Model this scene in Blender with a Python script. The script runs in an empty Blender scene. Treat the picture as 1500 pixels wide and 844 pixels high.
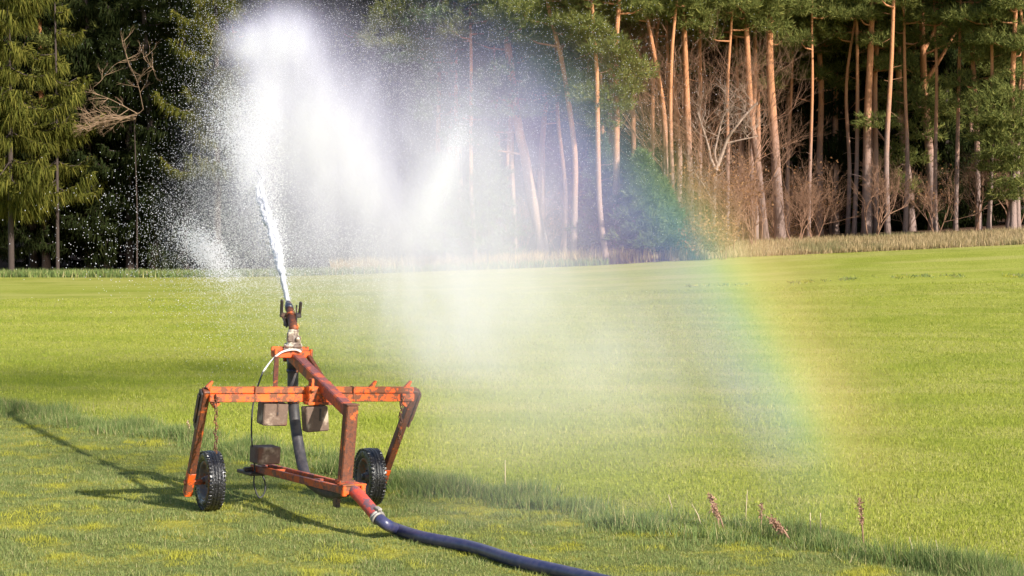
import bpy, bmesh, math, random
import numpy as np
from mathutils import Vector, Matrix, Euler
random.seed(7); rng = np.random.default_rng(11)
S = bpy.context.scene; COL = S.collection
rad = math.radians

# ------------------------------------------------------------------ camera constants
F = 2600.0; CAMH = 3.29; PITCH = math.atan(126/2600)
FW = np.array([0, math.cos(PITCH), -math.sin(PITCH)]); UP = np.array([0, math.sin(PITCH), math.cos(PITCH)])
CAM = np.array([0, 0, CAMH])
def ray(u, v): return FW + np.array([1, 0, 0])*((u-750)/F) - UP*((v-422)/F)
def at(u, v, y):
    d = ray(u, v); return CAM + d*(y/d[1])

# ------------------------------------------------------------------ terrain
TH = rad(25); RO = rad(2.5); CO = np.array([-2.40, 19.0, 0.0])
def sstep(a, b, x):
    t = np.clip((x-a)/(b-a), 0, 1); return t*t*(3-2*t)
def ter(x, y):
    x = np.asarray(x, float); y = np.asarray(y, float)
    xl = (x-CO[0])*math.cos(TH)+(y-CO[1])*math.sin(TH); yl = -(x-CO[0])*math.sin(TH)+(y-CO[1])*math.cos(TH)
    h = -0.0437*xl*np.exp(-(xl*xl+yl*yl)/12.0)
    r = .055*3*np.log1p(np.exp(np.clip((x+8)/3, -30, 30)))*sstep(48, 74, y)
    r = np.minimum(r, 3.2)
    h = h + r + .06*np.clip(y-73, 0, 7)*sstep(2, 12, x)
    h = h + 18*sstep(136, 190, y)
    h = h + .03*np.sin(x*.21+1)*np.sin(y*.17)*sstep(24, 40, y)
    return h
def gp(u, v):
    y = 14.0
    d = ray(u, v)
    while y < 130:
        p = CAM + d*(y/d[1])
        if p[2] <= ter(p[0], p[1]): return p
        y += .1
    p = at(u, v, 80); p[2] = float(ter(p[0], p[1])); return p
# edge between the mown strip and the young crop: s > 0 is crop
E0 = np.array([-8.1, 28.1]); E1 = np.array([3.7, 16.0]); ED = (E1-E0)/np.linalg.norm(E1-E0); EN = np.array([-ED[1], ED[0]])
if EN[1] < 0: EN = -EN
def edge_s(x, y): return (x-E0[0])*EN[0]+(y-E0[1])*EN[1]
def wood_y(x):        # where the field ends and the forest floor starts
    return 77.6 - 3.6*sstep(-6, 6, np.asarray(x, float)) - 1.6*sstep(8, 24, np.asarray(x, float))

# ------------------------------------------------------------------ helpers
def tag(o, label=None, cat=None, group=None, kind=None):
    if label: o['label'] = label
    if cat: o['category'] = cat
    if group: o['group'] = group
    if kind: o['kind'] = kind
    return o
def link(name, me, parent=None):
    o = bpy.data.objects.new(name, me); COL.objects.link(o)
    if parent: o.parent = parent
    return o
def empty(name, loc=(0, 0, 0), rot=(0, 0, 0)):
    o = bpy.data.objects.new(name, None); COL.objects.link(o); o.location = loc; o.rotation_euler = rot
    o.empty_display_size = .2; return o
def np_mesh(name, verts, faces_flat, n_per, mats, smooth=False, uvs=None):
    """verts (N,3); faces_flat flat vertex indices, constant n_per corners per face"""
    me = bpy.data.meshes.new(name)
    nv = len(verts); nf = len(faces_flat)//n_per
    me.vertices.add(nv); me.vertices.foreach_set('co', np.ascontiguousarray(verts, np.float32).ravel())
    me.loops.add(nf*n_per); me.loops.foreach_set('vertex_index', np.ascontiguousarray(faces_flat, np.int32))
    me.polygons.add(nf)
    me.polygons.foreach_set('loop_start', np.arange(0, nf*n_per, n_per, dtype=np.int32))
    me.polygons.foreach_set('loop_total', np.full(nf, n_per, np.int32))
    if smooth: me.polygons.foreach_set('use_smooth', np.ones(nf, bool))
    for m in (mats if isinstance(mats, (list, tuple)) else [mats]): me.materials.append(m)
    me.update(); me.validate(); return me
class MB:
    """collects shapes into one mesh"""
    def __init__(s): s.v = []; s.f = []; s.sm = []
    def add(s, vs, fs, smooth=False):
        b = len(s.v); s.v += [tuple(map(float, p)) for p in vs]; s.f += [tuple(b+i for i in f) for f in fs]; s.sm += [smooth]*len(fs)
    def beam(s, a, b, w, h, up=(0, 0, 1), bev=.006, w2=None, h2=None):
        """box from a to b, section w (sideways) x h (along up), bevelled lengthwise edges"""
        a = Vector(a); b = Vector(b); d = (b-a).normalized(); up = Vector(up)
        side = d.cross(up).normalized(); u = side.cross(d).normalized()
        rings = []
        for p, ww, hh, e in ((a, w, h, 0), (b, w2 or w, h2 or h, 1)):
            ww /= 2; hh /= 2; c = min(bev, ww*.4, hh*.4)
            pts = [(ww-c, -hh), (ww, -hh+c), (ww, hh-c), (ww-c, hh), (-ww+c, hh), (-ww, hh-c), (-ww, -hh+c), (-ww+c, -hh)]
            inn = [(x*(1-c/ww), y*(1-c/hh)) for x, y in pts]
            A = [p+side*x+u*y+d*(c if e == 0 else -c) for x, y in pts]; B = [p+side*x+u*y for x, y in inn]
            rings += [B, A] if e == 0 else [A, B]
        vs = [q for r in rings for q in r]; fs = []
        for k in range(3):
            for i in range(8):
                j = (i+1) % 8; fs.append((k*8+i, k*8+j, k*8+8+j, k*8+8+i))
        fs.append(tuple(range(7, -1, -1))); fs.append(tuple(range(24, 32)))
        s.add(vs, fs)
    def box(s, c, size, rot=(0, 0, 0), bev=.008):
        M = Euler(rot).to_matrix(); c = Vector(c); x, y, z = size
        s.beam(c+M @ Vector((0, -y/2, 0)), c+M @ Vector((0, y/2, 0)), x, z, M @ Vector((0, 0, 1)), bev)
    def tube(s, pts, r, n=10, cap=True, smooth=True, jit=0):
        pts = [Vector(p) for p in pts]; m = len(pts); rr = r if hasattr(r, '__len__') else [r]*m
        t0 = (pts[1]-pts[0]).normalized(); ref = Vector((0, 0, 1)) if abs(t0.z) < .9 else Vector((1, 0, 0))
        x = t0.cross(ref).normalized(); vs = []
        for i in range(m):
            t = (pts[min(i+1, m-1)]-pts[max(i-1, 0)]).normalized()
            x = (x-t*x.dot(t)).normalized(); y = t.cross(x)
            for k in range(n):
                a = 2*math.pi*k/n; q = rr[i]*(1+(random.uniform(-jit, jit) if jit else 0)); vs.append(pts[i]+(x*math.cos(a)+y*math.sin(a))*q)
        fs = [(i*n+k, i*n+(k+1) % n, (i+1)*n+(k+1) % n, (i+1)*n+k) for i in range(m-1) for k in range(n)]
        if cap: fs += [tuple(range(n-1, -1, -1)), tuple(range((m-1)*n, m*n))]
        s.add(vs, fs, smooth)
    def lathe(s, prof, c, axis, n=40, smooth=True, closed=False):
        """prof [(along axis, radius)]"""
        ax = Vector(axis).normalized(); ref = Vector((0, 0, 1)) if abs(ax.z) < .9 else Vector((1, 0, 0))
        x = ax.cross(ref).normalized(); y = ax.cross(x); c = Vector(c); m = len(prof); vs = []
        for a, r in prof:
            for k in range(n):
                t = 2*math.pi*k/n; vs.append(c+ax*a+(x*math.cos(t)+y*math.sin(t))*r)
        fs = [(i*n+k, i*n+(k+1) % n, ((i+1) % m)*n+(k+1) % n, ((i+1) % m)*n+k) for i in range(m if closed else m-1) for k in range(n)]
        s.add(vs, fs, smooth)
    def build(s, name, mat, parent=None):
        me = bpy.data.meshes.new(name); me.from_pydata(s.v, [], s.f)
        bm = bmesh.new(); bm.from_mesh(me); bmesh.ops.recalc_face_normals(bm, faces=bm.faces); bm.to_mesh(me); bm.free()
        me.polygons.foreach_set('use_smooth', np.array(s.sm, bool))
        me.materials.append(mat); me.update()
        return link(name, me, parent)
def spline(pts, n=8):
    """Catmull-Rom"""
    P = [np.array(p, float) for p in pts]; P = [2*P[0]-P[1]]+P+[2*P[-1]-P[-2]]; out = []
    for i in range(1, len(P)-2):
        for k in range(n):
            t = k/n; a, b, c, d = P[i-1:i+3]
            out.append(.5*((2*b)+(-a+c)*t+(2*a-5*b+4*c-d)*t*t+(-a+3*b-3*c+d)*t**3))
    out.append(P[-2]); return out

# ------------------------------------------------------------------ materials
class NT:
    def __init__(s, name):
        s.m = bpy.data.materials.new(name); s.m.use_nodes = True; s.t = s.m.node_tree; s.t.nodes.clear()
        s.out = s.n('ShaderNodeOutputMaterial')
    def n(s, typ, **kw):
        o = s.t.nodes.new(typ)
        for k, v in kw.items():
            if k == 'I':
                for a, b in v.items(): s.put(o, a, b)
            else: setattr(o, k, v)
        return o
    def put(s, o, key, val):
        sock = o.inputs[key]
        if hasattr(val, 'is_output'): s.t.links.new(val, sock)
        elif hasattr(val, 'outputs'): s.t.links.new(val.outputs[0], sock)
        else:
            if sock.type == 'RGBA' and hasattr(val, '__len__') and len(val) == 3: val = (*val, 1)
            sock.default_value = val
    def coord(s, k='Object'): return s.n('ShaderNodeTexCoord').outputs[k]
    def mapped(s, scale, k='Object'): return s.n('ShaderNodeMapping', I={'Vector': s.coord(k), 'Scale': scale}).outputs[0]
    def noise(s, scale, detail=3, rough=.55, vec=None, out='Fac', dist=0):
        d = {'Scale': scale, 'Detail': detail, 'Roughness': rough, 'Distortion': dist}
        d['Vector'] = vec if vec is not None else s.coord()
        return s.n('ShaderNodeTexNoise', I=d).outputs[out]
    def ramp(s, fac, stops, interp='LINEAR'):
        r = s.n('ShaderNodeValToRGB', I={'Fac': fac}); cr = r.color_ramp; cr.interpolation = interp
        while len(cr.elements) < len(stops): cr.elements.new(.5)
        for e, (p, c) in zip(cr.elements, stops):
            e.position = p; e.color = (*c, 1) if hasattr(c, '__len__') else (c, c, c, 1)
        return r.outputs[0]
    def mix(s, f, a, b, blend='MIX'):
        x = s.n('ShaderNodeMix', data_type='RGBA', blend_type=blend)
        s.put(x, 0, f); s.put(x, 6, a); s.put(x, 7, b); return x.outputs[2]
    def math(s, op, a, b=None, c=None, clamp=False):
        x = s.n('ShaderNodeMath', operation=op, use_clamp=clamp); s.put(x, 0, a)
        if b is not None: s.put(x, 1, b)
        if c is not None: s.put(x, 2, c)
        return x.outputs[0]
    def sm(s, val, a, b, lo=0., hi=1.):
        return s.n('ShaderNodeMapRange', interpolation_type='SMOOTHSTEP', I={'Value': val, 'From Min': a, 'From Max': b, 'To Min': lo, 'To Max': hi}).outputs[0]
    def bump(s, h, strength=.5, dist=.02):
        return s.n('ShaderNodeBump', I={'Height': h, 'Strength': strength, 'Distance': dist}).outputs[0]
    def pbsdf(s, col, rough=.6, metal=0., normal=None, **kw):
        b = s.n('ShaderNodeBsdfPrincipled', I={'Base Color': col, 'Roughness': rough, 'Metallic': metal})
        if normal is not None: s.put(b, 'Normal', normal)
        for k, v in kw.items(): s.put(b, k, v)
        s.t.links.new(b.outputs[0], s.out.inputs[0]); return b
    def leaf(s, col, trans=.35, tcol=None, rough=.9, normal=None):
        d = s.n('ShaderNodeBsdfDiffuse', I={'Color': col}); t = s.n('ShaderNodeBsdfTranslucent', I={'Color': tcol if tcol is not None else col})
        if normal is not None: s.put(d, 'Normal', normal)
        x = s.n('ShaderNodeMixShader', I={0: trans, 1: d, 2: t}); s.t.links.new(x.outputs[0], s.out.inputs[0])
    def rnd(s): return s.n('ShaderNodeNewGeometry').outputs['Random Per Island']

def mat_painted():
    t = NT('orange_paint_over_rust')
    n1 = t.noise(9, 6, .7); n2 = t.noise(45, 4, .6); n3 = t.noise(3.2, 4, .6)
    paint = t.mix(n3, (.60, .058, .007), (.80, .145, .009))
    rust = t.mix(n2, (.10, .032, .016), (.24, .085, .035))
    k = t.math('ADD', t.math('MULTIPLY', n1, .75), t.math('MULTIPLY', n2, .25))
    m = t.sm(k, .475, .545)
    col = t.mix(m, paint, rust); col = t.mix(t.sm(n2, .66, .74), col, (.02, .013, .012))
    t.pbsdf(col, t.sm(k, .4, .6, .42, .8), 0, t.bump(k, .5, .006)); return t.m
def mat_rusty(name, a, b, c, rough=.6, bias=0.):
    t = NT(name)
    n1 = t.noise(7, 6, .68); n2 = t.noise(38, 4, .6)
    col = t.mix(t.sm(n2, .4, .65), a, b); col = t.mix(t.sm(n1, .52-bias, .6-bias), col, c)
    t.pbsdf(col, rough, .0, t.bump(n2, .4, .005)); return t.m
M = {}
M['paint'] = mat_painted()
M['boom'] = mat_rusty('purple_brown_weathered_steel', (.23, .066, .05), (.12, .042, .04), (.46, .085, .018), .42, .05)
M['leg'] = mat_rusty('brown_rusted_steel', (.15, .045, .018), (.07, .028, .018), (.48, .10, .016), .6, -.04)
M['redpipe'] = mat_rusty('faded_red_pipe', (.50, .065, .035), (.36, .055, .045), (.13, .07, .085), .45)
M['dark'] = mat_rusty('dark_oily_steel', (.028, .022, .024), (.05, .034, .028), (.10, .05, .03), .5)
M['chain'] = mat_rusty('rusty_chain', (.14, .05, .025), (.06, .03, .02), (.25, .10, .04), .7)
M['gun'] = mat_rusty('worn_cast_aluminium', (.62, .55, .44), (.40, .32, .24), (.16, .11, .085), .5, .04)
M['nozzle'] = mat_rusty('dark_blue_nozzle', (.03, .035, .06), (.05, .05, .075), (.22, .08, .04), .35)
def mat_rubber():
    t = NT('wet_tyre_rubber')
    n = t.noise(60, 3, .6)
    vor = t.n('ShaderNodeTexVoronoi', I={'Vector': t.mapped((60, 34, 34)), 'Scale': 1.0})
    h = t.math('ADD', t.sm(vor.outputs['Distance'], .1, .5), t.math('MULTIPLY', n, .5))
    wet = t.noise(11, 4, .6)
    t.pbsdf(t.mix(n, (.006, .006, .008), (.018, .017, .019)), t.sm(wet, .42, .62, .2, .5), 0, t.bump(h, .8, .006), **{'Specular IOR Level': .6}); return t.m
M['tyre'] = mat_rubber()
M['rim'] = mat_rusty('rusty_grey_rim', (.10, .095, .10), (.17, .12, .09), (.20, .07, .03), .55)
def mat_hose(name, c1, c2, rough):
    t = NT(name); n = t.noise(14, 4, .6); w = t.noise(2.2, 3, .6)
    t.pbsdf(t.mix(t.sm(n, .35, .7), c1, c2), t.sm(w, .35, .65, rough, rough+.2), 0, t.bump(n, .15, .004), **{'Specular IOR Level': .6}); return t.m
M['hose'] = mat_hose('blue_black_hose', (.022, .028, .085), (.06, .055, .11), .3)
M['riser'] = mat_hose('grey_black_rubber_hose', (.032, .028, .034), (.075, .062, .062), .55)
M['cable'] = mat_hose('black_cable', (.03, .03, .032), (.05, .05, .05), .5)
M['white_cable'] = mat_hose('pale_cable', (.62, .60, .56), (.75, .72, .68), .4)
M['clamp'] = mat_hose('steel_clamp', (.16, .14, .12), (.38, .36, .33), .3)
def mat_concrete():
    t = NT('stained_concrete'); n = t.noise(22, 5, .7); 
    s = t.noise(5.5, 3, .6); c = t.mix(n, (.09, .058, .042), (.19, .125, .092)); c = t.mix(t.sm(s, .52, .70), c, (.40, .31, .235)); c = t.mix(t.sm(t.noise(2.2, 3, .5), .5, .6, 0, .7), c, (.13, .05, .03))
    t.pbsdf(c, .9, 0, t.bump(n, .6, .01)); return t.m
M['concrete'] = mat_concrete()

def mat_needles(name, a, b, c, tr=.25):
    t = NT(name); r = t.rnd(); n = t.noise(.55, 2, .5)
    col = t.ramp(r, [(0, a), (.55, b), (1, c)])
    col = t.mix(t.sm(n, .35, .65, 0, .45), col, tuple(x*.62 for x in b))
    t.leaf(col, tr); return t.m
M['pine'] = mat_needles('pine_needles', (.10, .12, .036), (.165, .185, .052), (.30, .28, .08), .32)
M['bluepine'] = mat_needles('bluish_pine_needles', (.07, .11, .05), (.11, .16, .07), (.19, .22, .09), .32)
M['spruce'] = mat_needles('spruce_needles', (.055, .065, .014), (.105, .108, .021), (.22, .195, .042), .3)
M['darkspruce'] = mat_needles('shade_coloured_spruce_needles', (.018, .026, .010), (.028, .038, .013), (.05, .055, .018))  # spruce needles darkened, the forest's shade is put into their colour
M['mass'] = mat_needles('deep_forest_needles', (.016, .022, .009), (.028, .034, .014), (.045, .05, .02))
def mat_bark():
    t = NT('pine_bark'); z = t.n('ShaderNodeSeparateXYZ', I={0: t.coord()}).outputs[2]
    n = t.noise(1.0, 4, .65, t.mapped((5, 5, 1.6))); f = t.noise(1.0, 3, .6, t.mapped((22, 22, 6)))
    lo = t.mix(f, (.12, .082, .072), (.36, .25, .21)); hi = t.mix(f, (.30, .115, .05), (.58, .27, .12))
    k = t.sm(t.math('ADD', z, t.math('MULTIPLY', n, 4.5)), 4.5, 10.0)
    c = t.mix(k, lo, hi); c = t.mix(t.sm(f, .62, .72), c, (.06, .035, .025))
    t.pbsdf(c, .9, 0, t.bump(f, .7, .03)); return t.m
M['bark'] = mat_bark()
def mat_wood(name, a, b):
    t = NT(name); f = t.noise(1.0, 3, .6, t.mapped((16, 16, 4))); t.pbsdf(t.mix(f, a, b), .9, 0, t.bump(f, .5, .02)); return t.m
M['darkbark'] = mat_wood('dark_spruce_bark', (.028, .019, .015), (.06, .04, .032))
M['palebark'] = mat_wood('pale_bare_bark', (.20, .135, .10), (.36, .26, .20))
M['twig'] = mat_wood('brown_twigs', (.15, .078, .047), (.31, .17, .10))
M['tan'] = mat_wood('dead_tan_twigs', (.19, .12, .072), (.29, .19, .115))
def mat_rand(name, stops, tr=.3):
    t = NT(name); t.leaf(t.ramp(t.rnd(), stops), tr); return t.m
M['beech'] = mat_rand('dry_brown_leaves', [(0, (.17, .085, .04)), (.6, (.26, .135, .065)), (1, (.38, .22, .11))])
M['dry'] = mat_rand('dry_straw', [(0, (.30, .20, .09)), (.5, (.45, .33, .16)), (.85, (.55, .44, .24)), (1, (.16, .17, .05))])
M['dock'] = mat_rand('dry_reddish_dock', [(0, (.24, .135, .09)), (1, (.48, .30, .205))], .15)
M['straw'] = mat_rand('pale_straw_stem', [(0, (.46, .35, .20)), (1, (.60, .50, .33))], .15)

def grass_mat(name, stops, patch, tr=.4):
    """blades: random per blade, plus the field's own large colour patches"""
    t = NT(name); r = t.ramp(t.rnd(), stops); n = t.noise(patch[0], 4, .6); c = t.mix(t.sm(n, patch[1], patch[2], 0, patch[4]), r, patch[3])
    t.leaf(c, tr); return t.m
M['crop'] = grass_mat('young_crop_blades', [(0, (.215, .255, .040)), (.5, (.315, .35, .052)), (.9, (.42, .415, .085)), (1, (.54, .50, .20))], (.35, .4, .7, (.235, .30, .042), .5))
M['lawn'] = grass_mat('mown_grass_blades', [(0, (.15, .20, .07)), (.5, (.23, .285, .095)), (.86, (.33, .34, .12)), (1, (.48, .41, .22))], (1.5, .49, .62, (.46, .43, .05), .8))
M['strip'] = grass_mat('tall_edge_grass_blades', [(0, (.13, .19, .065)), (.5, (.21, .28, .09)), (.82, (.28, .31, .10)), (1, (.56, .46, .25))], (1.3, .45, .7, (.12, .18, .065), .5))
M['verge'] = grass_mat('verge_grass_blades', [(0, (.14, .15, .06)), (.25, (.32, .25, .12)), (.6, (.48, .35, .19)), (1, (.62, .48, .28))], (.3, .54, .66, (.17, .19, .08), .7))
def mat_ground():
    t = NT('field_lawn_and_forest_floor'); P = t.coord(); xyz = t.n('ShaderNodeSeparateXYZ', I={0: P}); X, Y = xyz.outputs[0], xyz.outputs[1]
    s = t.math('ADD', t.math('MULTIPLY', t.math('SUBTRACT', X, float(E0[0])), float(EN[0])), t.math('MULTIPLY', t.math('SUBTRACT', Y, float(E0[1])), float(EN[1])))
    big = t.noise(.35, 4, .6); mid = t.noise(2.2, 5, .65); fine = t.noise(30, 4, .7); fine2 = t.noise(9, 5, .7)
    band = t.noise(1.0, 4, .6, t.mapped((.035, .55, 1)))
    crop = t.ramp(fine2, [(.25, (.19, .22, .034)), (.5, (.295, .32, .048)), (.75, (.39, .39, .08))])
    crop = t.mix(t.sm(band, .42, .60, 0, .75), crop, (.38, .355, .10)); crop = t.mix(t.sm(big, .45, .65, 0, .5), crop, (.20, .24, .02))
    lawn = t.ramp(fine, [(.3, (.08, .095, .026)), (.5, (.16, .18, .042)), (.72, (.25, .245, .075))])
    lawn = t.mix(t.sm(t.noise(1.1, 4, .6), .5, .66, 0, .7), lawn, (.42, .37, .05))
    se = t.math('ADD', s, t.math('MULTIPLY', t.math('SUBTRACT', mid, .5), 1.2))
    g = t.mix(t.sm(se, -.15, .25), lawn, crop)
    # forest floor: leaf litter
    wy = t.math('SUBTRACT', 77.6, t.math('ADD', t.sm(X, -6, 6, 0, 3.6), t.sm(X, 8, 24, 0, 1.6)))
    f = t.math('SUBTRACT', t.math('ADD', Y, t.math('MULTIPLY', t.math('SUBTRACT', mid, .5), 1.6)), wy)
    lit = t.ramp(fine2, [(.3, (.05, .028, .018)), (.55, (.12, .066, .042)), (.75, (.20, .115, .07))])
    g = t.mix(t.sm(f, -.3, .4), g, lit)
    t.pbsdf(g, .95, 0, t.bump(t.math('ADD', fine, t.math('MULTIPLY', fine2, 2)), .8, .05), **{'Specular IOR Level': .1}); return t.m
M['ground'] = mat_ground()
def mat_water():
    t = NT('foaming_water'); n = t.noise(14, 4, .7)
    d = t.n('ShaderNodeBsdfDiffuse', I={'Color': (.92, .92, .96, 1)}); tr = t.n('ShaderNodeBsdfTranslucent', I={'Color': (.92, .92, .96, 1)})
    g = t.n('ShaderNodeBsdfTransparent')
    a = t.n('ShaderNodeMixShader', I={0: .5, 1: d, 2: tr}); b = t.n('ShaderNodeMixShader', I={0: t.sm(n, .5, .75, .0, .7), 1: a, 2: g})
    t.t.links.new(b.outputs[0], t.out.inputs[0]); return t.m
M['water'] = mat_water()
def mat_drop():
    t = NT('water_droplets'); d = t.n('ShaderNodeBsdfDiffuse', I={'Color': (.9, .9, .94, 1)}); tr = t.n('ShaderNodeBsdfTranslucent', I={'Color': (.9, .9, .94, 1)})
    a = t.n('ShaderNodeMixShader', I={0: .5, 1: d, 2: tr}); t.t.links.new(a.outputs[0], t.out.inputs[0]); return t.m
M['drop'] = mat_drop()

# ------------------------------------------------------------------ ground
def axis(segs):
    out = []
    for a, b, st in segs: out += list(np.arange(a, b, st))
    out.append(segs[-1][1]); return np.array(out)
gx = axis([(-320, -60, 20), (-60, -16, 2), (-16, 14, .3), (14, 60, 2), (60, 320, 20)])
gy = axis([(-60, 10, 5), (10, 32, .3), (32, 100, 1.0), (100, 200, 4), (200, 420, 20)])
GX, GY = np.meshgrid(gx, gy); GZ = ter(GX, GY)
nx, ny = len(gx), len(gy)
I = (np.arange(ny-1)[:, None]*nx+np.arange(nx-1)[None, :]).ravel()
faces = np.stack([I, I+1, I+1+nx, I+nx], 1).ravel()
g = link('ground', np_mesh('ground', np.stack([GX, GY, GZ], -1).reshape(-1, 3), faces, 4, M['ground'], True)); tag(g, kind='structure')

# ------------------------------------------------------------------ grass
def blades(P, n, hmin, hmax, w, lean, name, mat, zoff=0., label=None, two=False):
    """n blades rooted at points P (N,3): single bent triangles"""
    N = len(P); az = rng.uniform(0, 2*np.pi, N); h = hmin+(hmax-hmin)*rng.uniform(0, 1, N)
    ld = rng.uniform(0, 2*np.pi, N); L = np.abs(rng.normal(0, lean, N))*h
    side = np.stack([np.cos(az), np.sin(az), np.zeros(N)], 1)*(w*rng.uniform(.6, 1.3, N))[:, None]/2
    tip = P+np.stack([np.cos(ld)*L, np.sin(ld)*L, h], 1)
    base = P-np.array([0, 0, .01])
    V = np.stack([base-side, base+side, tip], 1).reshape(-1, 3)
    o = link(name, np_mesh(name, V, np.arange(len(V)), 3, mat)); tag(o, label, None, None, 'stuff'); return o
def scatter(n, x0, x1, y0, y1, pw=1.0):
    x = rng.uniform(x0, x1, n); y = y0+(y1-y0)*rng.uniform(0, 1, n)**pw; return x, y
def in_view(x, y, m=.6): return np.abs(x) < y*(750/F)+m
def hash2(x, y, s):   # cheap clumping field
    return (np.sin(x*s*1.3+1.7*np.sin(y*s*.9))+np.sin(y*s*1.1+1.3*np.sin(x*s*.7+2)))*.25+.5
def pts(x, y): return np.stack([x, y, ter(x, y)], 1)
# mown strip
x, y = scatter(640000, -8.5, 5.5, 15.0, 28.5, 1.15); s = edge_s(x, y); k = in_view(x, y) & (s < .1)
cl = hash2(x, y, 3.1)*.6+hash2(x+5, y-3, 9.)*.4; k &= rng.uniform(0, 1, len(x)) < .25+.9*cl
x, y = x[k], y[k]
mound = np.clip(hash2(x*.75+.3*y, y*1.5, 4.3)*.6+hash2(x*.8-y*.2, y*1.6+3, 11.)*.55-.42, 0, 1)**1.2
blades(pts(x, y), 0, .008+.02*mound, .026+.115*mound, .0085, .7, 'mown_grass', M['lawn'], label='short mown grass with yellowish patches around the sprinkler cart')
# crop
x, y = scatter(900000, -17, 17, 16.0, 60, 2.0); s = edge_s(x, y); k = in_view(x, y) & (s > -.1)
x, y = x[k], y[k]
o = blades(pts(x, y), 0, .02, .026+.036*hash2(x, y, 2.7)+.016*hash2(x, y, .7), .009+.0002*y, .6, 'crop_grass', M['crop'], label='bright green young crop covering the field')
# tall grass along the edge
x, t = rng.uniform(-3, 17.5, 150000), 0
n_ = 175000; a_ = rng.uniform(-3, 19.5, n_); b_ = rng.normal(0, 1, n_)*(.16+.12*np.sin(a_*.9+1)**2)+.12*np.sin(a_*1.7)+.1*np.sin(a_*4.1)
x = E0[0]+ED[0]*a_+EN[0]*b_; y = E0[1]+ED[1]*a_+EN[1]*b_
k = (rng.uniform(0, 1, n_) < .08+.9*np.clip(hash2(x, y, 2.3)*1.6-.45, 0, 1)+.15*hash2(x, y, 8.)) & in_view(x, y); x, y = x[k], y[k]
blades(pts(x, y), 0, .03, .07+.21*np.clip(hash2(x, y, 4.)*1.5-.3, 0, 1), .010, .55, 'tall_grass', M['strip'], label='ragged strip of taller bluish grass between mown strip and crop')
# verge below the wood
def verge(n, x0, x1, d0, d1, h0, h1, w, name, mat, label, dens=None):
    x = rng.uniform(x0, x1, n); y = wood_y(x)+rng.uniform(d0, d1, n)
    if dens is not None: k = rng.uniform(0, 1, n) < dens(x, y); x, y = x[k], y[k]
    blades(pts(x, y), 0, h0, h1, w, .3, name, mat, label=label)
verge(80000, 6.5, 26, -.5, 5.5, .05, .36, .03, 'dry_grass', M['verge'], 'tall straw coloured grass on the bank below the pines', lambda x, y: sstep(5, 11, x)*(.3+.9*hash2(x, y, .9)))
verge(22000, -26, 4, -.4, 1.6, .12, .4, .05, 'forest_edge_shade_grass', M['strip'], 'dark grass fringe standing in for the shade where the field meets the forest')  # darker blades put the shade along the forest foot into the grass colour
verge(9000, -8, 8, .2, 2.5, .3, .8, .05, 'pale_edge_grass', M['dry'], 'thin pale dry grass at the foot of the misty pines')
# broken line of low weeds across the far field
x = rng.uniform(6, 24, 3500); y = 61.5+rng.normal(0, .25, 3500)+.4*np.sin(x*.6); k = (hash2(x*1.3, y*.2, 1.9)*.6+hash2(x*2.3, x*.7, 2.9)*.4) > rng.uniform(.42, .75, 3500)
blades(pts(x[k], y[k]), 0, .04, .10, .045, .9, 'field_weeds', M['lawn'], label='broken low line of darker weeds across the far field')

# ------------------------------------------------------------------ foliage builders (numpy)
def tufts(C, R, n, blade, width, m=7, up=.5, flat=True):
    """needle tufts filling an ellipsoid -> verts (K,3)"""
    d = rng.normal(size=(n, 3)); d /= np.linalg.norm(d, axis=1)[:, None]
    r = rng.uniform(.35, 1, n)**.6
    p = d*r[:, None]
    if flat: p[:, 2] = np.where(p[:, 2] < -.35, -.35*rng.uniform(.2, 1, n), p[:, 2])
    base = np.array(C)+p*np.array(R)
    B = np.repeat(base, m, 0); D = np.repeat(p, m, 0)+rng.normal(0, .75, (n*m, 3))+np.array([0, 0, up])
    D /= np.linalg.norm(D, axis=1)[:, None]
    L = blade*rng.uniform(.6, 1.3, n*m)
    S_ = np.cross(D, rng.normal(size=(n*m, 3))); S_ /= np.linalg.norm(S_, axis=1)[:, None]
    S_ *= (width/2*rng.uniform(.7, 1.3, n*m))[:, None]
    j = rng.normal(0, .05, (n*m, 3)); B = B+j
    return np.stack([B-S_, B+S_, B+D*L[:, None]], 1).reshape(-1, 3)
def foliage(name, chunks, mat, parent):
    V = np.concatenate(chunks); return link(name, np_mesh(name, V, np.arange(len(V)), 3, mat), parent)
def lerp_path(path, z):
    for a, b in zip(path[:-1], path[1:]):
        if z <= b[2] or b is path[-1]:
            t = (z-a[2])/max(b[2]-a[2], 1e-6); return tuple(a[i]+(b[i]-a[i])*min(t, 1.2) for i in range(3))
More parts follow.
